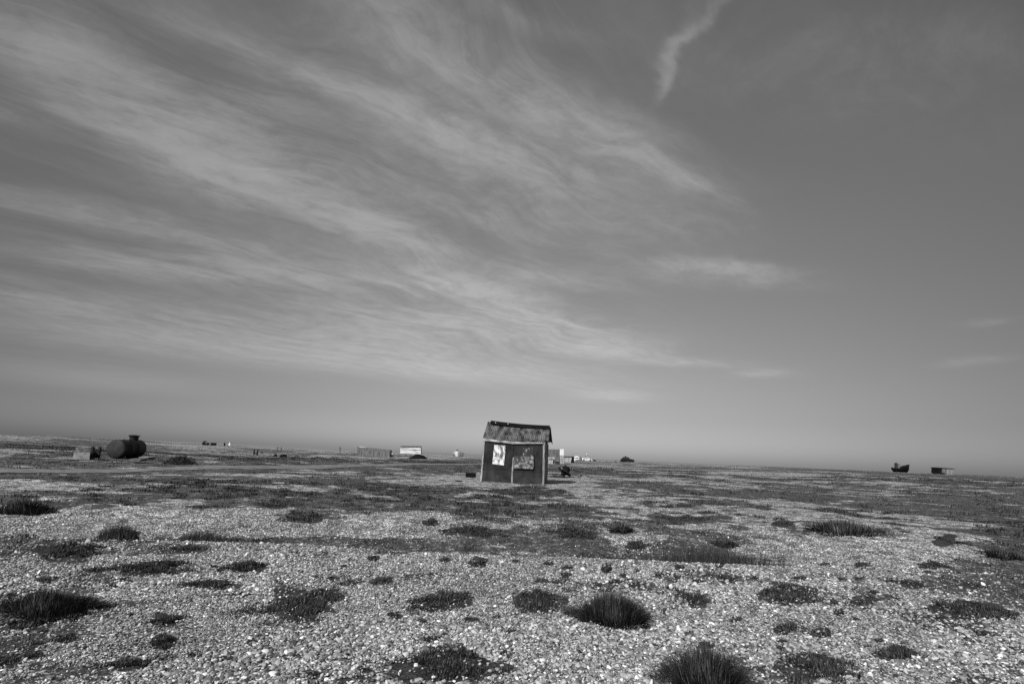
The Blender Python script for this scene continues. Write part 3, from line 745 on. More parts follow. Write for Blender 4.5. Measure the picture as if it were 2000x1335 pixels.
# quads run: bottom left, bottom right, top right, top left
panel('wall_panel', M['tin'], [(942.5, 918), (1001, 919.5), (1003, 866), (947, 859)])
panel('lower_panel', M['tin_low'], [(940.5, 941), (1000, 945), (1001, 919.2), (942.3, 917.6)], .03, -.012)
panel('wall_panel', M['tin'], [(1001.5, 923), (1060, 924), (1063, 865), (1003.5, 866)], .03, .004)
panel('lower_panel', M['tin_low'], [(1001, 945), (1059, 946.5), (1060, 923.6), (1001.6, 922.6)], .03, -.01)
# posts
MB().hexa([F(937.6, 941, -.03), F(940.6, 941, -.03), F(947, 858, -.03), F(944.2, 858, -.03)], [back(F(937.6, 941), .09), back(F(940.6, 941), .09), back(F(947, 858), .09), back(F(944.2, 858), .09)]).build('corner_post', M['post'], root)
MB().hexa([F(1059, 948, -.03), F(1062.3, 948, -.03), F(1064.6, 862, -.03), F(1060.6, 862, -.03)], [back(F(1059, 948), .09), back(F(1062.3, 948), .09), back(F(1064.6, 862), .09), back(F(1060.6, 862), .09)]).build('corner_post', M['batten'], root)
MB().hexa([F(997.4, 946, -.05), F(1001, 946, -.05), F(1003.6, 893, -.05), F(1001.4, 893, -.05)], [back(F(997.4, 946), .02), back(F(1001, 946), .02), back(F(1003.6, 893), .02), back(F(1001.4, 893), .02)]).build('middle_post', M['post'], root)
# fascia: two boards meeting in a sag
q1 = [(945.8, 860), (1003, 866.4), (1003.5, 862.2), (945.8, 855.6)]; q2 = [(1003.2, 866.4), (1061, 865.8), (1061, 863.2), (1003.7, 862.2)]
for q in (q1, q2):
    f = [F(x, y, -.085) for x, y in q]; MB().hexa(f, [back(p, .08) for p in f]).build('fascia_board', M['board'], root)
# sheets nailed over the openings
def ragged(poly, off, t, name, mat):
    pts = []
    for i, (x, y) in enumerate(poly):
        x2, y2 = poly[(i + 1) % len(poly)]
        for s_ in range(5):
            u = s_ / 5.; pts.append(F(x + (x2 - x) * u + random.uniform(-.35, .35), y + (y2 - y) * u + random.uniform(-.35, .35), off))
    return MB().prism(pts, YAWV * t).build(name, mat, root)
ragged([(961.6, 905.6), (984.4, 908.2), (987.8, 869.8), (965.6, 868)], -.03, .02, 'window_sheet', M['plate'])
ragged([(1021.5, 891.2), (1040.8, 892), (1041.4, 874), (1022, 874)], -.02, .015, 'window_sheet', M['plate_mid'])
ragged([(1003.6, 914), (1040.6, 915.4), (1043, 908), (1042, 892), (1034, 890.6), (1004.4, 890.6)], -.10, .02, 'loose_sheet', M['plate_dark'])
# side wall on the right and the hidden back and left walls
bl, br_, tr, tl = F(941, 941), F(1061, 947), F(1064, 864), F(946, 858)
def wall(name, mat, a, b_, c, d, nrm, t):
    f = [np.asarray(q) for q in (a, b_, c, d)]; n_ = np.asarray(nrm) * t
    MB().hexa(f, [q - n_ for q in f]).build(name, mat, root)
e1 = back(br_, .10); e2 = back(tr, .10)
rid = at_y(1072, 836, HY + DEP * .5); ridl = at_y(955, 826, HY + DEP * .5 + .2)
gm = back(tr, DEP * .5); gm[2] = rid[2] - .12
f = [e1, back(br_, DEP), back(tr, DEP), gm, e2]
MB().prism(f, (-.03, 0, 0)).build('side_wall', M['wood_dark'], root)
for t_ in (.35, .8, 1.3, 1.8, DEP - .05):
    a = back(br_, t_) + np.array([.012, 0, 0]); c = back(tr, t_) + np.array([.012, 0, -.02])
    MB().hexa([a, a + YAWV * .07, c + YAWV * .07, c], [a + np.array([.03, 0, 0]), a + YAWV * .07 + np.array([.03, 0, 0]), c + YAWV * .07 + np.array([.03, 0, 0]), c + np.array([.03, 0, 0])]).build('batten', M['batten'], root)
gl = back(tl, DEP * .5); gl[2] = ridl[2] - .12
MB().prism([back(bl, .1), back(bl, DEP), back(tl, DEP), gl, back(tl, .1)], (.03, 0, 0)).build('side_wall', M['tin'], root)
wall('back_wall', M['tin'], back(br_, DEP), back(bl, DEP), back(tl, DEP), back(tr, DEP), (0, 1, 0), .03)
# corrugated roof, front and back slopes, with a sag along the eave
def slope(eave_l, eave_m, eave_r, ridge_l, ridge_r, nm):
    nx = 400; ny = 12; s_ = np.linspace(0, 1, nx); t_ = np.linspace(0, 1, ny)
    V = []
    per = 34
    for tt in t_:
        for u in s_:
            e = (np.asarray(eave_l) * (1 - u) + np.asarray(eave_r) * u) + (np.asarray(eave_m) - (np.asarray(eave_l) + np.asarray(eave_r)) * .5) * (4 * u * (1 - u))
            rg = np.asarray(ridge_l) * (1 - u) + np.asarray(ridge_r) * u - np.array([0, 0, .045]) * 4 * u * (1 - u)
            p = e * (1 - tt) + rg * tt
            V.append(p + np.array([0, 0, 0.018 * math.sin(u * per * 2 * math.pi) + .01 * math.sin(u * 5.3 * 6.28) * (1 - tt)]))
    fr = grid_faces(ny, nx)
    b0 = world_loc(root); me = np_mesh(nm, np.array(V) - np.array(b0), quads=fr[:, ::-1], smooth=True)
    o = link(nm, me, M['roof'], root); sol = o.modifiers.new('thick', 'SOLIDIFY'); sol.thickness = .012; sol.offset = 0
    return o
el, em, er = F(943.2, 854.8, -.07), F(1003, 859.6, -.07), F(1071, 860.6, -.07)
rl, rr2 = at_y(953, 823.2, HY + DEP * .5 + .15), at_y(1074, 833.6, HY + DEP * .5 - .10)
roof = slope(el, em, er, rl, rr2, 'roof')
bel = back(el, DEP + .36); ber = back(er, DEP + .36); bem = (bel + ber) * .5 + np.array([0, 0, -.03])
roof_b = slope(bel, bem, ber, rl - np.array([0, 0, .002]), rr2 - np.array([0, 0, .002]), 'roof')
# ridge flashing folded over both slopes
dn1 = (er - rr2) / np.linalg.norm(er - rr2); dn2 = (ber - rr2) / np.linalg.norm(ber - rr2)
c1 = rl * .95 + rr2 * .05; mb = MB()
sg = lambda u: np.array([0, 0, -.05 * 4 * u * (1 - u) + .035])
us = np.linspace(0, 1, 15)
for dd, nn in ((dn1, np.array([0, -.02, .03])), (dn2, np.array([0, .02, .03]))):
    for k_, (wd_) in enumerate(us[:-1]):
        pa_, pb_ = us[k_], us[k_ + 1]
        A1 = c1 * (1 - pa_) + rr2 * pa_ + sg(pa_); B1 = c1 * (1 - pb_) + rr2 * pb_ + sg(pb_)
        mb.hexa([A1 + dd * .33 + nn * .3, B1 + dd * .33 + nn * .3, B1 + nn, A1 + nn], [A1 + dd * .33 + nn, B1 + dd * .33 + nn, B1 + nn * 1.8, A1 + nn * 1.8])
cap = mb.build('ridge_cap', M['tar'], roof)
for px in (969, 993):
    u = (px - 959) / 115.; p = c1 * (1 - u) + rr2 * u + dn1 * .17 + np.array([0, -.05, .06])
    MB().box(p, (.025, .02, .07), rx=-.6).build('clip', M['white'], roof)
# bargeboards at the right gable
for dd, e_ in ((dn1, er), (dn2, ber)):
    a = rr2 + np.array([.02, 0, .0]); c = e_ + np.array([.02, 0, .0])
    MB().hexa([a, c, c + np.array([0, 0, -.12]), a + np.array([0, 0, -.12])], [q + np.array([.03, 0, 0]) for q in (a, c, c + np.array([0, 0, -.12]), a + np.array([0, 0, -.12]))]).build('bargeboard', M['tar'], roof)
# black strip standing in for the shadow under the right eave
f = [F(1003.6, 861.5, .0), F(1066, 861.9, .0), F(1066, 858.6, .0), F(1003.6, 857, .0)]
MB().hexa(f, [back(q, .1) for q in f]).build('eave_shadow_strip', M['tar'], root)

# ================================================================== things on the plain
class Spot:
    """a place on the ground seen at a pixel, and points at its depth"""
    def __init__(s, px, py, dist=None):
        if dist is None: s.g = hit(px, py)
        else:
            d = ray(px, py); h = np.hypot(d[0], d[1]); s.g = CAM + d * (dist / h)
        s.g[2] = float(T(s.g[0], s.g[1])); s.Y = s.g[1]; s.px, s.py = px, py
        s.mpp = s.Y * cp / FPX * (1 + math.tan(PITCH) ** 2) * .99
        qx, qy = project(*[np.array([v]) for v in s.g]); s.dy = qy[0] - py     # pixel shift that keeps shapes on the ground
    def p(s, px, py, off=0.): 
        q = at_y(px, py + s.dy, s.Y); return q + np.array([0, off, 0])
    def pd(s, px, py, off=0.): return at_y(px, py + s.dy, s.Y + off)
    def poly(s, pts, off=0.): return [s.p(x, y, off) for x, y in pts]
    def thing(s, name, label, cat, group=None): return thing(name, tuple(s.g), label, cat, group)

# --- concrete block with two posts
S = Spot(165, 897); t = S.thing('winch_block', 'pale concrete block with two dark upright posts at one end, left of the tank', 'winch base')
f = S.poly([(141.5, 896.5), (174.5, 897.5), (176.5, 883), (144.5, 883.5)])
DV = np.array([-.55, 1.0, 0.])
MB().hexa(f, [q + DV * .9 for q in f]).build('block', M['concrete'], t, bevel=.02)
f2 = [S.pd(x, y, .35) for x, y in ((146.2, 884), (176.6, 884), (178, 872.8), (147.5, 873.6))]
MB().hexa(f2, [q + DV * .5 for q in f2]).build('raised_back', M['stone_rough'], t, bevel=.02)
for x0, dpt in ((177.5, 0.2), (191.5, .9)):
    a = S.pd(x0, 897.5 - dpt * 3.0, dpt); c = S.pd(x0 + 1.5, 872, dpt)
    MB().box((a[0], a[1], (a[2] + c[2]) / 2), (.13, .13, c[2] - a[2])).build('upright_post', M['iron'], t)
a = S.pd(179, 887, .35); c = S.pd(190, 885.5, .8)
MB().lathe(a, c - a, [(0, .10), (.06, .22), (.12, .22), (.13, .12), (.32, .12), (.33, .24), (.40, .24), (np.linalg.norm(c - a), .08)], 16).build('drum', M['iron'], t, smooth=True)
a = S.pd(176, 896.5, .2); c = S.pd(193, 893.5, .95)
MB().hexa([a, c, c + np.array([0, 0, .10]), a + np.array([0, 0, .10])], [q + np.array([-.12, .1, 0]) for q in (a, c, c + np.array([0, 0, .10]), a + np.array([0, 0, .10]))]).build('skid', M['iron'], t)

# --- tank
S = Spot(240, 896.5); mp = S.mpp
t = S.thing('fuel_tank', 'rusty dark cylindrical tank lying on its side with a flared hatch on top', 'tank')
c0 = S.p(226.3, 876.6); rad = 17.4 * mp
c1_ = S.p(262, 872.5, 0); 
AX = np.array([-.03, 1.0, 0.02]); LN = 2.35
MB().lathe(c0, AX, [(0, rad), (.03, rad * 1.008), (.05, rad), (LN * .33, rad), (LN * .335, rad * 1.008), (LN * .345, rad * 1.008), (LN * .35, rad), (LN * .66, rad), (LN * .665, rad * 1.008), (LN * .675, rad * 1.008), (LN * .68, rad), (LN, rad), (LN + .06, rad * .95), (LN + .11, rad * .72), (LN + .14, rad * .38), (LN + .15, .02)], 56).build('shell', M['tank'], t, smooth=True)
MB().lathe(c0, -AX, [(-.004, rad * .985), (.025, rad * .95), (.055, rad * .8), (.08, rad * .55), (.095, rad * .28), (.10, .02)], 56).build('end_cap', M['tank_end'], t, smooth=True)
hm = c0 + AX * LN * .74 + np.array([0, 0, rad * .90])
htc = MB().lathe(hm, (0.02, 0, 1), [(0, .27), (.26, .27)], 32).build('hatch_neck', M['tank'], t, smooth=True)
MB().lathe(hm + np.array([0, 0, .25]), (0.02, 0, 1), [(0, .27), (.03, .31), (.075, .365), (.095, .365), (.12, .26), (.15, .10), (.155, .02)], 32).build('hatch_lid', M['tank_end'], htc, smooth=True)
MB().box(c0 + AX * LN * .30 + np.array([0, 0, rad * 1.0]), (.09, .09, .06)).build('filler_stub', M['iron'], t)
for u in (.16, .80):
    q = c0 + AX * LN * u; gz_ = float(T(q[0], q[1])) - .05
    MB().prism([(q[0] - rad * .75, q[1], gz_), (q[0] + rad * .75, q[1], gz_), (q[0] + rad * .6, q[1], gz_ + .25), (q[0], q[1], q[2] - rad + .02), (q[0] - rad * .6, q[1], gz_ + .25)], (0, .22, 0)).build('cradle', M['stone'], t)

# --- slabs by the tank
S = Spot(256, 904)
o = MB().prism(S.poly([(237, 905.5), (241, 900.5), (247, 897.5), (262, 896.8), (274, 895.5), (277, 897.5), (272, 901), (258, 903.5), (245, 906)]), (.1, .55, .08)).build('stone_slab', M['stone'], bevel=.03, origin=tuple(S.g))
tag(o, 'long rough slab tilted on the ground in front of the tank', 'slab')
S = Spot(280, 897)
o = MB().prism(S.poly([(269, 897.6), (286, 897.2), (289.5, 892.6), (271, 892)]), (.05, .8, .05)).build('stone_slab', M['concrete'], bevel=.03, origin=tuple(S.g))
tag(o, 'paler flat slab at the right foot of the tank', 'slab')

# --- brush heap
def heap(px, py, w, h, nt, label, name='brush_heap', seed=3):
    S = Spot(px, py); rr_ = random.Random(seed); mb = MB(); rx = w * .5 * S.mpp; hz = h * S.mpp
    g = S.g
    mb.blob((g[0], g[1], g[2] - hz * .1), (rx * .75, rx * .6, hz * .75), seed, 12, .35)
    for i in range(nt):
        a = rr_.uniform(0, 6.28); q = rr_.random() ** .6
        x = g[0] + rx * q * math.cos(a); y = g[1] + rx * .75 * q * math.sin(a); z = g[2] + hz * (1 - q * q) * rr_.uniform(.3, 1.)
        L = rr_.uniform(.15, .45) * max(1., rx); th = rr_.uniform(0, 6.28); el_ = rr_.uniform(-.3, .6)
        d = np.array([math.cos(th) * math.cos(el_), math.sin(th) * math.cos(el_), math.sin(el_)]) * L
        p = np.array([x, y, z]); mb.tube(p - d * .5, p + d * .5, .022 * max(1, S.Y / 40), .012 * max(1, S.Y / 40), 5)
    o = mb.build(name, M['twig'], origin=tuple(g)); return tag(o, label, 'heap')
heap(351, 906, 58, 16, 260, 'dark tangled heap of brush and rubble right of the tank')

# --- box left of the shed
S = Spot(919, 932); t = S.thing('crate', 'low dark crate on the shingle just left of the shed', 'crate')
f = S.poly([(909.2, 931.6), (928.2, 931.8), (927.6, 924.4), (909.6, 924)])
MB().hexa(f, [q + np.array([.03, .42, 0]) for q in f]).build('body', M['tar'], t, bevel=.015)
f = S.poly([(908.8, 924.2), (928.6, 924.6), (928.2, 922.4), (909.4, 922)], -.02)
MB().hexa(f, [q + np.array([.03, .46, 0]) for q in f]).build('lid', M['iron'], t, bevel=.01)
o = MB().prism(Spot(893, 940).poly([(888, 940.6), (898.5, 940.2), (899, 938.8), (889, 938.9)]), (.1, .3, .02)).build('driftwood_board', M['tar'], origin=tuple(Spot(893, 940).g))
tag(o, 'short dark board lying flat on shingle left of the shed', 'board')

# --- tipped winch wheel right of the shed
S = Spot(1110, 931); mp = S.mpp
t = S.thing('tipped_winch', 'black tipped winch drum with wide curved flange, right of the shed', 'winch')
ax = np.array([.50, .14, .82]); ax = ax / np.linalg.norm(ax)
cc = S.p(1103.6, 919.4)
MB().lathe(cc, ax, [(-.12, .50), (-.10, .53), (-.05, .54), (.0, .50), (.04, .36), (.06, .12)], 40).build('flange', M['iron'], t, smooth=True)
MB().lathe(cc + ax * .03, ax, [(0, .31), (.22, .29), (.30, .25), (.34, .16), (.35, .02)], 30).build('drum', M['tar'], t, smooth=True)
MB().lathe(cc - ax * .04, -ax, [(0, .22), (.16, .21), (.24, .17), (.34, .15), (.36, .02)], 24).build('hub', M['tar'], t, smooth=True)
MB().box(S.p(1096.4, 914.4, -.40), (.07, .03, .09)).build('tag_plate', M['plate'], t)
S = Spot(1125, 931); t = S.thing('timber_beam', 'dark timber beam with a short upright stub, beside the tipped winch', 'beam')
f = S.poly([(1112, 932.2), (1134.5, 931.4), (1134.5, 929.4), (1112, 930.6)])
MB().hexa(f, [q + np.array([.02, .18, 0]) for q in f]).build('beam', M['tar'], t, bevel=.01)
MB().tube(S.p(1134.6, 931, .08), S.p(1135.2, 926.4, .08), .05, .04, 8).build('stub', M['tar'], t)
S = Spot(1083, 917); f = S.poly([(1072, 918), (1086.5, 918.2), (1087, 916.2), (1072, 915.6)])
o = MB().hexa(f, [q + np.array([.02, .3, 0]) for q in f]).build('plank', M['tar'], origin=tuple(S.g)); tag(o, 'dark plank lying behind the right corner of the shed', 'plank')
S = Spot(1090, 932.5); rr_ = random.Random(5); mb = MB()
for i in range(26):
    a = S.p(rr_.uniform(1070, 1104), rr_.uniform(930.5, 933.5)); a[1] += rr_.uniform(-.5, .5); a[2] = float(T(a[0], a[1])) + rr_.uniform(.01, .07); th = rr_.uniform(-.5, .5)
    d = np.array([math.cos(th), math.sin(th), rr_.uniform(-.15, .25)]) * rr_.uniform(.2, .6); mb.tube(a, a + d, .018, .012, 5)
o = mb.build('driftwood', M['twig'], origin=tuple(S.g)); tag(o, 'scattered dark driftwood sticks between the shed and the winch', 'driftwood')

# --- frame of two posts, float, debris (left middle distance)
S = Spot(498, 888.6); t = S.thing('post_frame', 'dark frame of two short posts joined by a low rail, beyond the track', 'frame')
for x0, top in ((495.4, 877.4), (502.2, 877.8)):
    a = S.p(x0, 888.8); c = S.p(x0 + .4, top); MB().box((a[0], a[1], (a[2] + c[2]) / 2), (.14, .14, c[2] - a[2])).build('post', M['tar'], t)
a = S.p(495.4, 885); c = S.p(502.2, 885.4); MB().tube(a, c, .07, .07, 8).build('rail', M['tar'], t)
S = Spot(511.6, 884.2); g = S.g; o = MB().blob((g[0], g[1], g[2] + .1), (.16, .16, .14), 9, 10, .04).build('mooring_float', M['tar'], smooth=True, origin=tuple(g)); tag(o, 'small black float lying right of the two post frame', 'float')
for (x0, x1, y0, y1, lab, nm, ct, mt) in ((534, 539, 886.6, 891.2, 'small black box in the scrap beyond the track, left of the long one', 'scrap_box', 'box', 'tar'), (546, 558, 886.4, 892.2, 'long low black scrap piece beyond the track', 'scrap_piece', 'scrap', 'tar')):
    S = Spot((x0 + x1) / 2, y1)
    f = S.poly([(x0, y1), (x1, y1 + .4), (x1 - .4, y0 + .6), (x0 + (x1 - x0) * .55, y0), (x0 + .5, y0 + 1.8)])
    o = MB().prism(f, (0, .5, 0)).build(nm, M[mt], origin=tuple(S.g), bevel=.03); tag(o, lab, ct)
S = Spot(544, 880, 150)
t = S.thing('broken_gantry', 'pair of stubby dark posts under a short bar on the far shingle', 'frame')
for x0, y0 in ((540.2, 872.2), (548.4, 873.0)):
    a = S.p(x0, 880); c = S.p(x0, y0); MB().box((a[0], a[1], (a[2] + c[2]) / 2), (.26, .26, c[2] - a[2])).build('post', M['wood'], t)
a = S.p(539.4, 873); c = S.p(551, 875.4); MB().tube(a, c, .12, .10, 8).build('bar', M['wood'], t)
S = Spot(663.6, 888.2, 92); a = S.p(663.2, 889); c = S.p(664.2, 872.4)
o = MB().prism([a + np.array([-.09, -.09, 0]), a + np.array([.09, -.09, 0]), c + np.array([.08, -.09, 0]), c + np.array([-.06, -.09, -.04])], (0, .18, 0)).build('timber_post', M['wood'], origin=tuple(S.g)); tag(o, 'single grey timber post standing left of the long fence panel', 'post')

# --- far machines on the shingle crest, left
S = Spot(398, 868.5, 235); t = S.thing('derelict_boat', 'tiny black wrecked boat with tangled gear on the far left crest', 'boat')
MB().prism(S.poly([(394, 863.8), (395.6, 868.8), (402, 869.2), (403.2, 865.4), (400, 866)]), (0, 1.6, 0)).build('hull', M['tar'], t)
MB().prism(S.poly([(395, 861.2), (396.4, 866), (398, 866), (398.8, 862.8), (402, 862.8), (401, 861), (397, 860.4)], .5), (0, .5, 0)).build('winch_gear', M['iron'], t)
S = Spot(406, 867.4, 235); o = MB().prism(S.poly([(402.8, 864), (404.4, 867), (406.2, 866), (407, 863.6), (405, 862.8)]), (0, 1., 0)).build('net_bundle', M['tar'], origin=tuple(S.g)); tag(o, 'small black bundle beside the wrecked boat on the crest', 'bundle')
for (x0, x1, lab) in ((411, 415.4, 'left of two black boxes on the far left crest'), (416.6, 420.4, 'right of two black boxes on the far left crest')):
    S = Spot((x0 + x1) / 2, 870, 235); t = S.thing('fish_box', lab, 'box', 'black boxes on the crest')
    MB().prism(S.poly([(x0, 870.2), (x1, 870.4), (x1, 866.2), (x0, 866)]), (0, 1., 0)).build('body', M['tar'], t); MB().prism(S.poly([(x0 - .2, 866), (x1 + .2, 866.2), (x1 - .6, 865), (x0 + .6, 864.8)], -.02), (0, 1.04, 0)).build('lid', M['iron'], t)
S = Spot(438.4, 871, 235); t = S.thing('marker_post', 'thin black marker post with a swollen middle, left of the sail', 'post')
a = S.p(438.2, 871.2); c = S.p(438.8, 862.8); MB().tube(a, c, .10, .05, 8).build('pole', M['tar'], t)
MB().lathe(S.p(438.2, 870.6), (0.02, 0, 1), [(0, .2), (.35, .32), (.7, .30), (1.0, .12)], 12).build('sleeve', M['tar'], t, smooth=True)
d = ray(447, 868.0); q = CAM + d * (900 / np.hypot(d[0], d[1])); q[2] = -2.6
t = thing('sailing_boat', tuple(q), 'tiny white sailing boat on the sea', 'boat')
kx = 900 * 1.05 / FPX
MB().prism([(q[0] - 2.6 * kx, q[1], q[2] + .9), (q[0] - 2 * kx, q[1], q[2]), (q[0] + 1.6 * kx, q[1], q[2]), (q[0] + 2.2 * kx, q[1], q[2] + .9)], (0, 2., 0)).build('hull', M['white'], t)
MB().prism([(q[0] - .1 * kx, q[1] + .9, q[2] + 1.2), (q[0] + 1.9 * kx, q[1] + .9, q[2] + 1.2), (q[0] + .2 * kx, q[1] + .9, q[2] + 7.2)], (0, .1, 0)).build('sail', M['sail'], t)
MB().prism([(q[0] - 1.6 * kx, q[1] + 1.1, q[2] + 1.2), (q[0] - .3 * kx, q[1] + 1.1, q[2] + 1.2), (q[0] + .1 * kx, q[1] + 1.1, q[2] + 6.6)], (0, .1, 0)).build('jib', M['sail'], t)
MB().tube((q[0] + .1 * kx, q[1] + 1.05, q[2] + .5), (q[0] + .1 * kx, q[1] + 1.05, q[2] + 7.5), .06, .05, 6).build('mast', M['wood'], t)

# --- long fence panel
def planks(S, quad, n, mat, t, name, thick=.08, gap=.04, jit=.3, off=0.):
    """vertical boards filling a pixel quad (bl, br, tr, tl)"""
    mb = MB(); rr_ = random.Random(int(quad[0][0]))
    for i in range(n):
        u0, u1 = i / n, (i + 1 - gap) / n
        L = lambda a, b_, u: (a[0] + (b_[0] - a[0]) * u, a[1] + (b_[1] - a[1]) * u)
        j = rr_.uniform(-jit, jit); o_ = off + rr_.uniform(0, .02)
        p = [L(quad[0], quad[1], u0), L(quad[0], quad[1], u1), L(quad[3], quad[2], u1), L(quad[3], quad[2], u0)]
        p[2] = (p[2][0], p[2][1] + j); p[3] = (p[3][0], p[3][1] + j)
        mb.prism(S.poly(p, o_), (0, thick, 0))
    return mb.build(name, mat, t)
S = Spot(730, 892); t = S.thing('board_shelter', 'long low shelter of weathered upright boards with a black end post', 'shelter')
planks(S, [(698, 890.4), (762, 892.2), (762.4, 878), (697.4, 871.8)], 26, M['wood'], t, 'front_boards')
f = S.poly([(699, 890), (762, 892), (762, 878.4), (699, 872.6)], .12); MB().hexa(f, [q + np.array([-.2, .9, 0]) for q in f]).build('shelter_body', M['wood_dark'], t)
f = S.poly([(762.2, 892.4), (764.4, 892.4), (764.6, 878.6), (762.4, 878.4)], -.03); MB().hexa(f, [q + np.array([.0, .3, 0]) for q in f]).build('end_post', M['tar'], t)
f = S.poly([(701.5, 872.8), (717, 874.4), (717, 873.4), (702, 871.4)], -.02); MB().hexa(f, [q + np.array([-.2, .9, 0]) for q in f]).build('roof_sheet', M['white_worn'], t)
S = Spot(766, 892.2); t2 = S.thing('storage_box', 'small dark box with a white top against the end of the long shelter', 'box')
MB().prism(S.poly([(764.8, 892), (767.6, 892), (767.4, 887.2), (764.8, 887)]), (0, .35, 0)).build('body', M['wood_dark'], t2)
MB().prism(S.poly([(764.6, 887), (767, 887.2), (766, 884.6), (765, 884.4)], .02), (0, .25, 0)).build('bottle', M['white'], t2)
# --- white shelter on legs
S = Spot(804, 893, 110); t = S.thing('white_hut', 'small white boarded hut raised on thin legs, right of the long shelter', 'hut')
f = S.poly([(781.6, 886.2), (822, 888), (822.4, 874.6), (782, 874.2)])
MB().hexa(f, [q + np.array([-.3, 1.5, 0]) for q in f]).build('wall', M['white_worn'], t)
MB().box((f[0] + f[2]) / 2 + np.array([0, -.03, .12]), (3.7, .03, .06), ry=R(0)).build('rail', M['wood'], t)
f = S.poly([(781, 874.4), (824, 874.8), (824, 872.6), (784, 872.2)], -.1); MB().hexa(f, [q + np.array([-.3, 1.6, .1]) for q in f]).build('roof', M['wood'], t)
f = S.poly([(822.2, 888.2), (824, 888), (824, 874.8), (822.5, 874.8)], -.02); MB().hexa(f, [q + np.array([-.3, 1.5, 0]) for q in f]).build('end_wall', M['wood_dark'], t)
for x0 in (792.4, 801.6, 810):
    a = S.p(x0, 893.4, .4); c = S.p(x0, 886.6, .4); MB().box((a[0], a[1], (a[2] + c[2]) / 2), (.09, .09, c[2] - a[2])).build('leg', M['wood_dark'], t)
# --- black mound
S = Spot(817, 896.6, 92); mb = MB(); pts = [(802, 896.8), (806, 894.2), (811, 890), (817, 888.6), (823, 889.2), (825, 891), (828.4, 891.2), (826.8, 892.6), (829, 895.4), (832, 897.2)]
gc_ = S.p(816, 896); mb.blob((gc_[0], gc_[1] + .3, gc_[2]), (1.05, .8, .62), 4, 14, .18)
for i, (a_, h_) in enumerate(((-1.05, .2), (1.1, .22), (.75, .38), (.3, .5), (-.45, .45))): mb.blob((gc_[0] + a_, gc_[1] + .2 * (i % 2), gc_[2]), (.38, .35, h_), 20 + i, 8, .25)
o = mb.build('tarpaulin_heap', M['tar'], smooth=True, origin=tuple(S.g)); tag(o, 'black heap under a tarpaulin in front of the white raised hut', 'heap')
# --- white boat bow on
S = Spot(893, 892, 205); t = S.thing('fishing_boat', 'white fishing boat hauled up on the shingle left of the shed, bow towards us', 'boat')
sec = [(-4.6, 883.4), ]
def ring(off, hw_l, hw_r, top_l, top_r, bot, cx):
    return [S.p(cx - hw_l, top_l, off), S.p(cx - hw_l * .85, (top_l + bot) / 2 + 1.4, off), S.p(cx - hw_l * .55, bot, off), S.p(cx + hw_r * .55, bot, off), S.p(cx + hw_r * .85, (top_r + bot) / 2 + 1.4, off), S.p(cx + hw_r, top_r, off)]
rings = [ring(0, 1.4, 1.4, 880.6, 880.8, 891.4, 892.6), ring(.7, 5, 5, 881.6, 882.2, 892, 893), ring(1.7, 8.6, 9, 884, 883.6, 892.2, 893.2), ring(3.2, 11.2, 11.4, 886.4, 885, 892.2, 893.4), ring(6, 11, 11.2, 886.6, 885, 892.2, 893.4)]
V = [p for r__ in rings for p in r__]; Fc = [(i * 6 + j, i * 6 + j + 1, (i + 1) * 6 + j + 1, (i + 1) * 6 + j) for i in range(4) for j in range(5)] + [(24, 25, 26, 27, 28, 29), (5, 4, 3, 2, 1, 0)] + [(i * 6, (i + 1) * 6, (i + 1) * 6 + 5, i * 6 + 5) for i in range(4)]
MB().add(V, Fc).build('hull', M['hull_white'], t)
MB().prism(S.poly([(889, 884), (896, 884), (895, 880.2), (890, 880)], 2.0), (0, 1.6, 0)).build('wheelhouse', M['hull_white'], t)
MB().prism(S.poly([(889.4, 881.4), (894, 881), (894.4, 878.6), (891, 878)], 1.9), (0, .5, 0)).build('winch', M['iron'], t)
MB().prism(S.poly([(882, 890.4), (884.6, 890.8), (888, 884.4), (886.6, 883.6)], 1.0), (0, .6, 0)).build('net_bundle', M['wood'], t)

# --- tall shed cluster right of the near shed
S = Spot(1086, 905.4, 100); t = S.thing('plank_shed', 'tall shed of patched grey boards with a bright white panel, behind the near shed', 'shed')
planks(S, [(1060, 891), (1093.2, 891), (1093.2, 876.2), (1060, 876)], 12, M['wood'], t, 'upper_boards', jit=.0)
planks(S, [(1060, 904), (1084, 904.6), (1084, 891.2), (1060, 891.2)], 9, M['wood_pale'], t, 'lower_boards', jit=.0)
planks(S, [(1083.4, 900), (1093.4, 900.4), (1093.4, 888), (1083.4, 888)], 3, M['wood'], t, 'patch_boards', jit=.0, off=-.06)
planks(S, [(1093.6, 904.6), (1101.4, 905), (1101.4, 888.4), (1093.6, 888.2)], 5, M['wood_pale'], t, 'corner_boards', jit=.0)
f = S.poly([(1093.4, 888), (1101, 888.2), (1101.2, 876), (1093.4, 875.8)], -.03); MB().hexa(f, [q + np.array([0, .12, 0]) for q in f]).build('white_panel', M['white'], t)
f = S.poly([(1080, 903.6), (1083, 903.8), (1083, 897), (1080.4, 897)], -.04); MB().hexa(f, [q + np.array([0, .06, 0]) for q in f]).build('door', M['tar'], t)
f = S.poly([(1061, 904), (1101, 904.6), (1101, 876.4), (1061, 876.4)], .14); MB().hexa(f, [q + np.array([0, 3., 0]) for q in f]).build('shed_body', M['wood_dark'], t)
f = S.poly([(1072, 896), (1083, 896), (1083, 895.2), (1072, 895.2)], -.05); MB().hexa(f, [q + np.array([0, .04, 0]) for q in f]).build('rail', M['wood_dark'], t)
S = Spot(1111, 901.6, 135); t = S.thing('lean_to', 'low lean-to of pale slanting boards with a black side, right of the tall patched shed', 'lean-to')
planks(S, [(1102, 900), (1114.6, 901.4), (1117, 891), (1102.4, 890.2)], 6, M['wood_pale'], t, 'slanted_boards', jit=.1)
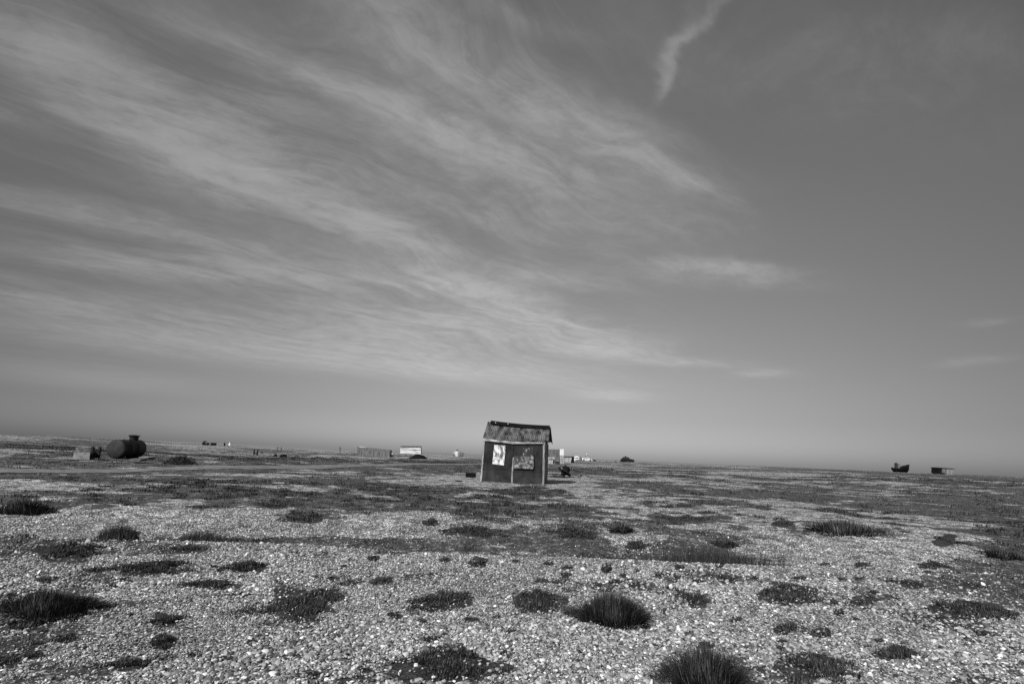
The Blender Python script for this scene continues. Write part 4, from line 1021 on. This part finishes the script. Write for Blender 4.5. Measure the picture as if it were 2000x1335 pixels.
MB().prism(S.poly([(1114.8, 901.6), (1121.6, 901.2), (1121, 889.4), (1117.2, 890.6)], .05), (0, 2.4, 0)).build('side_wall', M['tar'], t)
MB().prism(S.poly([(1102, 891), (1121.2, 890.6), (1121.2, 889), (1102, 888.8)], -.06), (0, 2.7, 0)).build('roof', M['wood_dark'], t)
# --- caravan, van, house
S = Spot(1126, 901, 205); t = S.thing('caravan', 'rounded white caravan seen end on, with two dark windows', 'caravan')
prof = [(1122.2, 899.2), (1122, 894.6), (1123, 892.6), (1125, 891.8), (1128.4, 892), (1130.4, 893.2), (1131.2, 895.4), (1130.8, 899.4)]
MB().prism(S.poly(prof[::-1]), (.3, 4.2, 0)).build('body', M['white'], t, bevel=.06)
for x0, x1 in ((1123.6, 1126.0), (1126.8, 1129.8)):
    f = S.poly([(x0, 896.6), (x1, 896.7), (x1, 894.8), (x0, 894.7)], -.02); MB().hexa(f, [q + np.array([0, .05, 0]) for q in f]).build('window', M['glass'], t)
for x0 in (1123.6, 1129.4):
    a = S.p(x0, 899.8, 1.6); MB().lathe(a, (1, 0, 0), [(-.1, .05), (-.09, .3), (.09, .3), (.1, .05)], 14).build('wheel', M['tar'], t)
f = S.poly([(1120, 900.8), (1123.4, 901), (1123.2, 898.8), (1120.4, 898.6)], -.8); MB().hexa(f, [q + np.array([0, .5, 0]) for q in f]).build('gas_locker', M['white'], t)
S = Spot(1147, 900.4, 205); t = S.thing('white_car', 'long low white car parked in front of the grey gabled house', 'car')
MB().prism(S.poly([(1137, 898.8), (1157, 899.6), (1157, 898), (1155, 896.8), (1150.4, 896), (1147.8, 894.4), (1141.4, 893.9), (1138.2, 894.6), (1137, 896.6)]), (0, 1.7, 0)).build('body', M['white'], t, bevel=.06)
for (x0, x1, x2, x3) in ((1139.2, 1142.6, 1142.6, 1139.8), (1143.4, 1148.4, 1147, 1143.4)):
    f = S.poly([(x0, 896.2), (x1, 896.4), (x2, 894.9), (x3, 894.8)], -.02); MB().hexa(f, [q + np.array([0, .05, 0]) for q in f]).build('window', M['glass'], t)
for x0 in (1140.4, 1153.2):
    a = S.p(x0, 899.0, .1); MB().lathe(a, (0, 1, 0), [(-.12, .05), (-.11, .3), (.1, .3), (.11, .05)], 14).build('wheel', M['tar'], t)
S = Spot(1148, 900, 265); t = S.thing('gabled_house', 'pale grey gabled house behind the white car', 'house')
MB().prism(S.poly([(1140.6, 900), (1155, 900.6), (1154.6, 895), (1147, 888.6), (1140.8, 893.6)]), (1., 8., 0)).build('wall', M['roof_grey'], t)
a, c, d = S.p(1139.4, 894.8, -.2), S.p(1147, 888.1, -.2), S.p(1155.4, 895.6, -.2)
MB().hexa([a, c, c + np.array([0, 0, .14]), a + np.array([0, 0, .14])], [q + np.array([1., 8.4, 0]) for q in (a, c, c + np.array([0, 0, .14]), a + np.array([0, 0, .14]))]).build('roof', M['roof_grey'], t)
MB().hexa([c, d, d + np.array([0, 0, .14]), c + np.array([0, 0, .14])], [q + np.array([1., 8.4, 0]) for q in (c, d, d + np.array([0, 0, .14]), c + np.array([0, 0, .14]))]).build('roof', M['roof_grey'], t)
MB().box(S.p(1146.4, 887.4, .8), (.35, .35, .5)).build('finial', M['white'], t)
S = Spot(1133.6, 899.6, 200); t = S.thing('davit', 'thin curved black winch arm between the caravan and the white car', 'winch')
pts = [S.p(x, y) for x, y in ((1135.2, 899.8), (1136, 896.8), (1135.2, 894), (1133, 892.4))]; mb = MB()
for a, c in zip(pts[:-1], pts[1:]): mb.tube(a, c, .12, .12, 7)
mb.build('arm', M['tar'], t); MB().prism(S.poly([(1132.4, 899.8), (1136.6, 900), (1136.4, 898.4), (1132.8, 898.2)]), (0, .6, 0)).build('base', M['tar'], t)
S = Spot(1161.6, 899.2, 230); t = S.thing('small_store', 'tiny dark store with a pale lid right of the gabled house', 'shed')
MB().prism(S.poly([(1159, 899.2), (1163.8, 899.4), (1163.8, 894.6), (1159, 894.4)]), (0, 1.2, 0)).build('body', M['wood_dark'], t)
MB().prism(S.poly([(1158.8, 894.4), (1164, 894.6), (1164, 893.2), (1158.8, 893)], -.03), (0, 1.3, 0)).build('roof', M['roof_grey'], t)
# --- black hut on the horizon
S = Spot(1225.6, 901, 235); t = S.thing('black_hut', 'black tarred house with a hipped roof and low wing, alone on the horizon', 'house')
MB().prism(S.poly([(1213, 900.2), (1238.6, 901.2), (1238.8, 896.4), (1231, 895.2), (1213.4, 895)]), (.6, 5., 0)).build('wall', M['hut_dark'], t)
f = S.poly([(1217, 895.6), (1232.6, 896), (1228, 890.8), (1220.6, 890.8)], -.25); fb = S.poly([(1217, 895.6), (1232.6, 896), (1228, 890.8), (1220.6, 890.8)], 5.2)
f[2] = f[2] + np.array([0, 1.6, 0]); f[3] = f[3] + np.array([0, 1.6, 0]); fb[2] = fb[2] - np.array([0, 1.6, 0]); fb[3] = fb[3] - np.array([0, 1.6, 0])
MB().hexa(f, fb).build('roof', M['hut_dark'], t)
f = S.poly([(1231.4, 896.4), (1239.2, 897.4), (1239, 896), (1231.4, 894.6)], -.1); MB().hexa(f, [q + np.array([.6, 5.1, 0]) for q in f]).build('wing_roof', M['hut_dark'], t)
f = S.poly([(1213, 900.4), (1220.4, 900.6), (1220.2, 895.8), (1215.8, 895.4)], -.4); MB().hexa(f, [q + np.array([0, .38, 0]) for q in f]).build('porch', M['tar'], t)
MB().box(S.p(1224, 890.2, 2.4), (.5, .5, .5)).build('chimney', M['tar'], t)
S = Spot(1202, 899.6, 225); t = S.thing('survey_post', 'thin pole standing over a small dark bush left of the black house', 'pole')
MB().tube(S.p(1205.6, 900), S.p(1205.8, 893.4), .05, .04, 6).build('pole', M['wood'], t)
g = S.p(1202, 899.4); MB().blob(g, (.42, .4, .28), 6, 8, .3).build('weed', M['twig'], t)

# --- boat and shed at the right
S = Spot(1766, 923.2, 235); t = S.thing('beached_boat', 'dark wooden boat with raised bow beached on the right horizon', 'boat')
def bring(cx, hw, top, bot, yc):
    """cross section at pixel column cx: beam hw metres"""
    out = []
    for s_, v in ((-1, 0), (-.85, .5), (-.35, 1), (.35, 1), (.85, .5), (1, 0)):
        p = S.p(cx, top + (bot - top) * v); out.append(p + np.array([0, yc + hw * s_, 0]))
    return out
secs = [(1748.4, .25, 913, 915.4), (1751, 1.0, 914.2, 919.6), (1755, 1.5, 914.8, 923), (1762, 1.8, 914.4, 923.8), (1770, 1.8, 913, 923.9), (1776, 1.5, 910.4, 923.6), (1780, .8, 908.4, 921), (1782.6, .12, 907.2, 917.4)]
V = []; 
for cx, hw, tp, bt in secs: V += bring(cx, hw, tp, bt, 1.8)
ns = len(secs); Fc = [(i * 6 + j, (i + 1) * 6 + j, (i + 1) * 6 + j + 1, i * 6 + j + 1) for i in range(ns - 1) for j in range(5)] + [(5, 4, 3, 2, 1, 0)[::-1], tuple((ns - 1) * 6 + q for q in (5, 4, 3, 2, 1, 0))] + [(i * 6, i * 6 + 5, (i + 1) * 6 + 5, (i + 1) * 6) for i in range(ns - 1)]
MB().add(V, Fc).build('hull', M['tar'], t)
MB().prism(S.poly([(1755.4, 914.8), (1758.8, 914.6), (1758, 904.4), (1755.2, 904.2)], 1.2), (0, 1.0, 0)).build('wheelhouse', M['wood_dark'], t)
MB().prism(S.poly([(1759.2, 914.4), (1763, 914.2), (1762.8, 906.2), (1759.4, 906)], 1.3), (0, .9, 0)).build('cabin', M['wood'], t)
MB().tube(S.p(1764, 911, 1.8), S.p(1780, 908.6, 1.8), .07, .07, 6).build('rail', M['wood_dark'], t)
MB().tube(S.p(1781, 908.2, 1.8), S.p(1785.2, 909.8, 1.8), .1, .06, 6).build('bowsprit', M['wood_dark'], t)
MB().tube(S.p(1757, 905, 1.7), S.p(1756.6, 902.2, 1.7), .05, .04, 6).build('mast', M['wood_dark'], t)
S = Spot(1848, 926, 195); t = S.thing('net_store', 'open fronted shed of dark and pale boards at the far right', 'shed')
MB().prism(S.poly([(1824.2, 925.2), (1844, 925.6), (1844, 922.8), (1831, 922.4), (1828, 920.6), (1825, 922.4)], -.3), (0, .9, 0)).build('clutter', M['tar'], t)
MB().prism(S.poly([(1831.6, 924), (1838, 924.2), (1838, 913), (1831.8, 912.8)]), (0, 2.4, 0)).build('dark_wall', M['tar'], t)
planks(S, [(1840.4, 925.4), (1848, 925.8), (1848, 914.4), (1840.4, 914.2)], 2, M['wood'], t, 'grey_boards', jit=0)
planks(S, [(1849, 925.8), (1861.4, 926.4), (1861.6, 915), (1849, 914.6)], 3, M['wood_mid'], t, 'pale_boards', jit=0)
MB().prism(S.poly([(1840, 925), (1861, 926), (1861, 914.8), (1840, 914.4)], .25), (0, 2.2, 0)).build('shed_body', M['wood_dark'], t)
MB().prism(S.poly([(1830.8, 913), (1865, 915.6), (1865, 914.4), (1830.8, 912)], -.15), (0, 2.8, 0)).build('roof', M['wood_dark'], t)
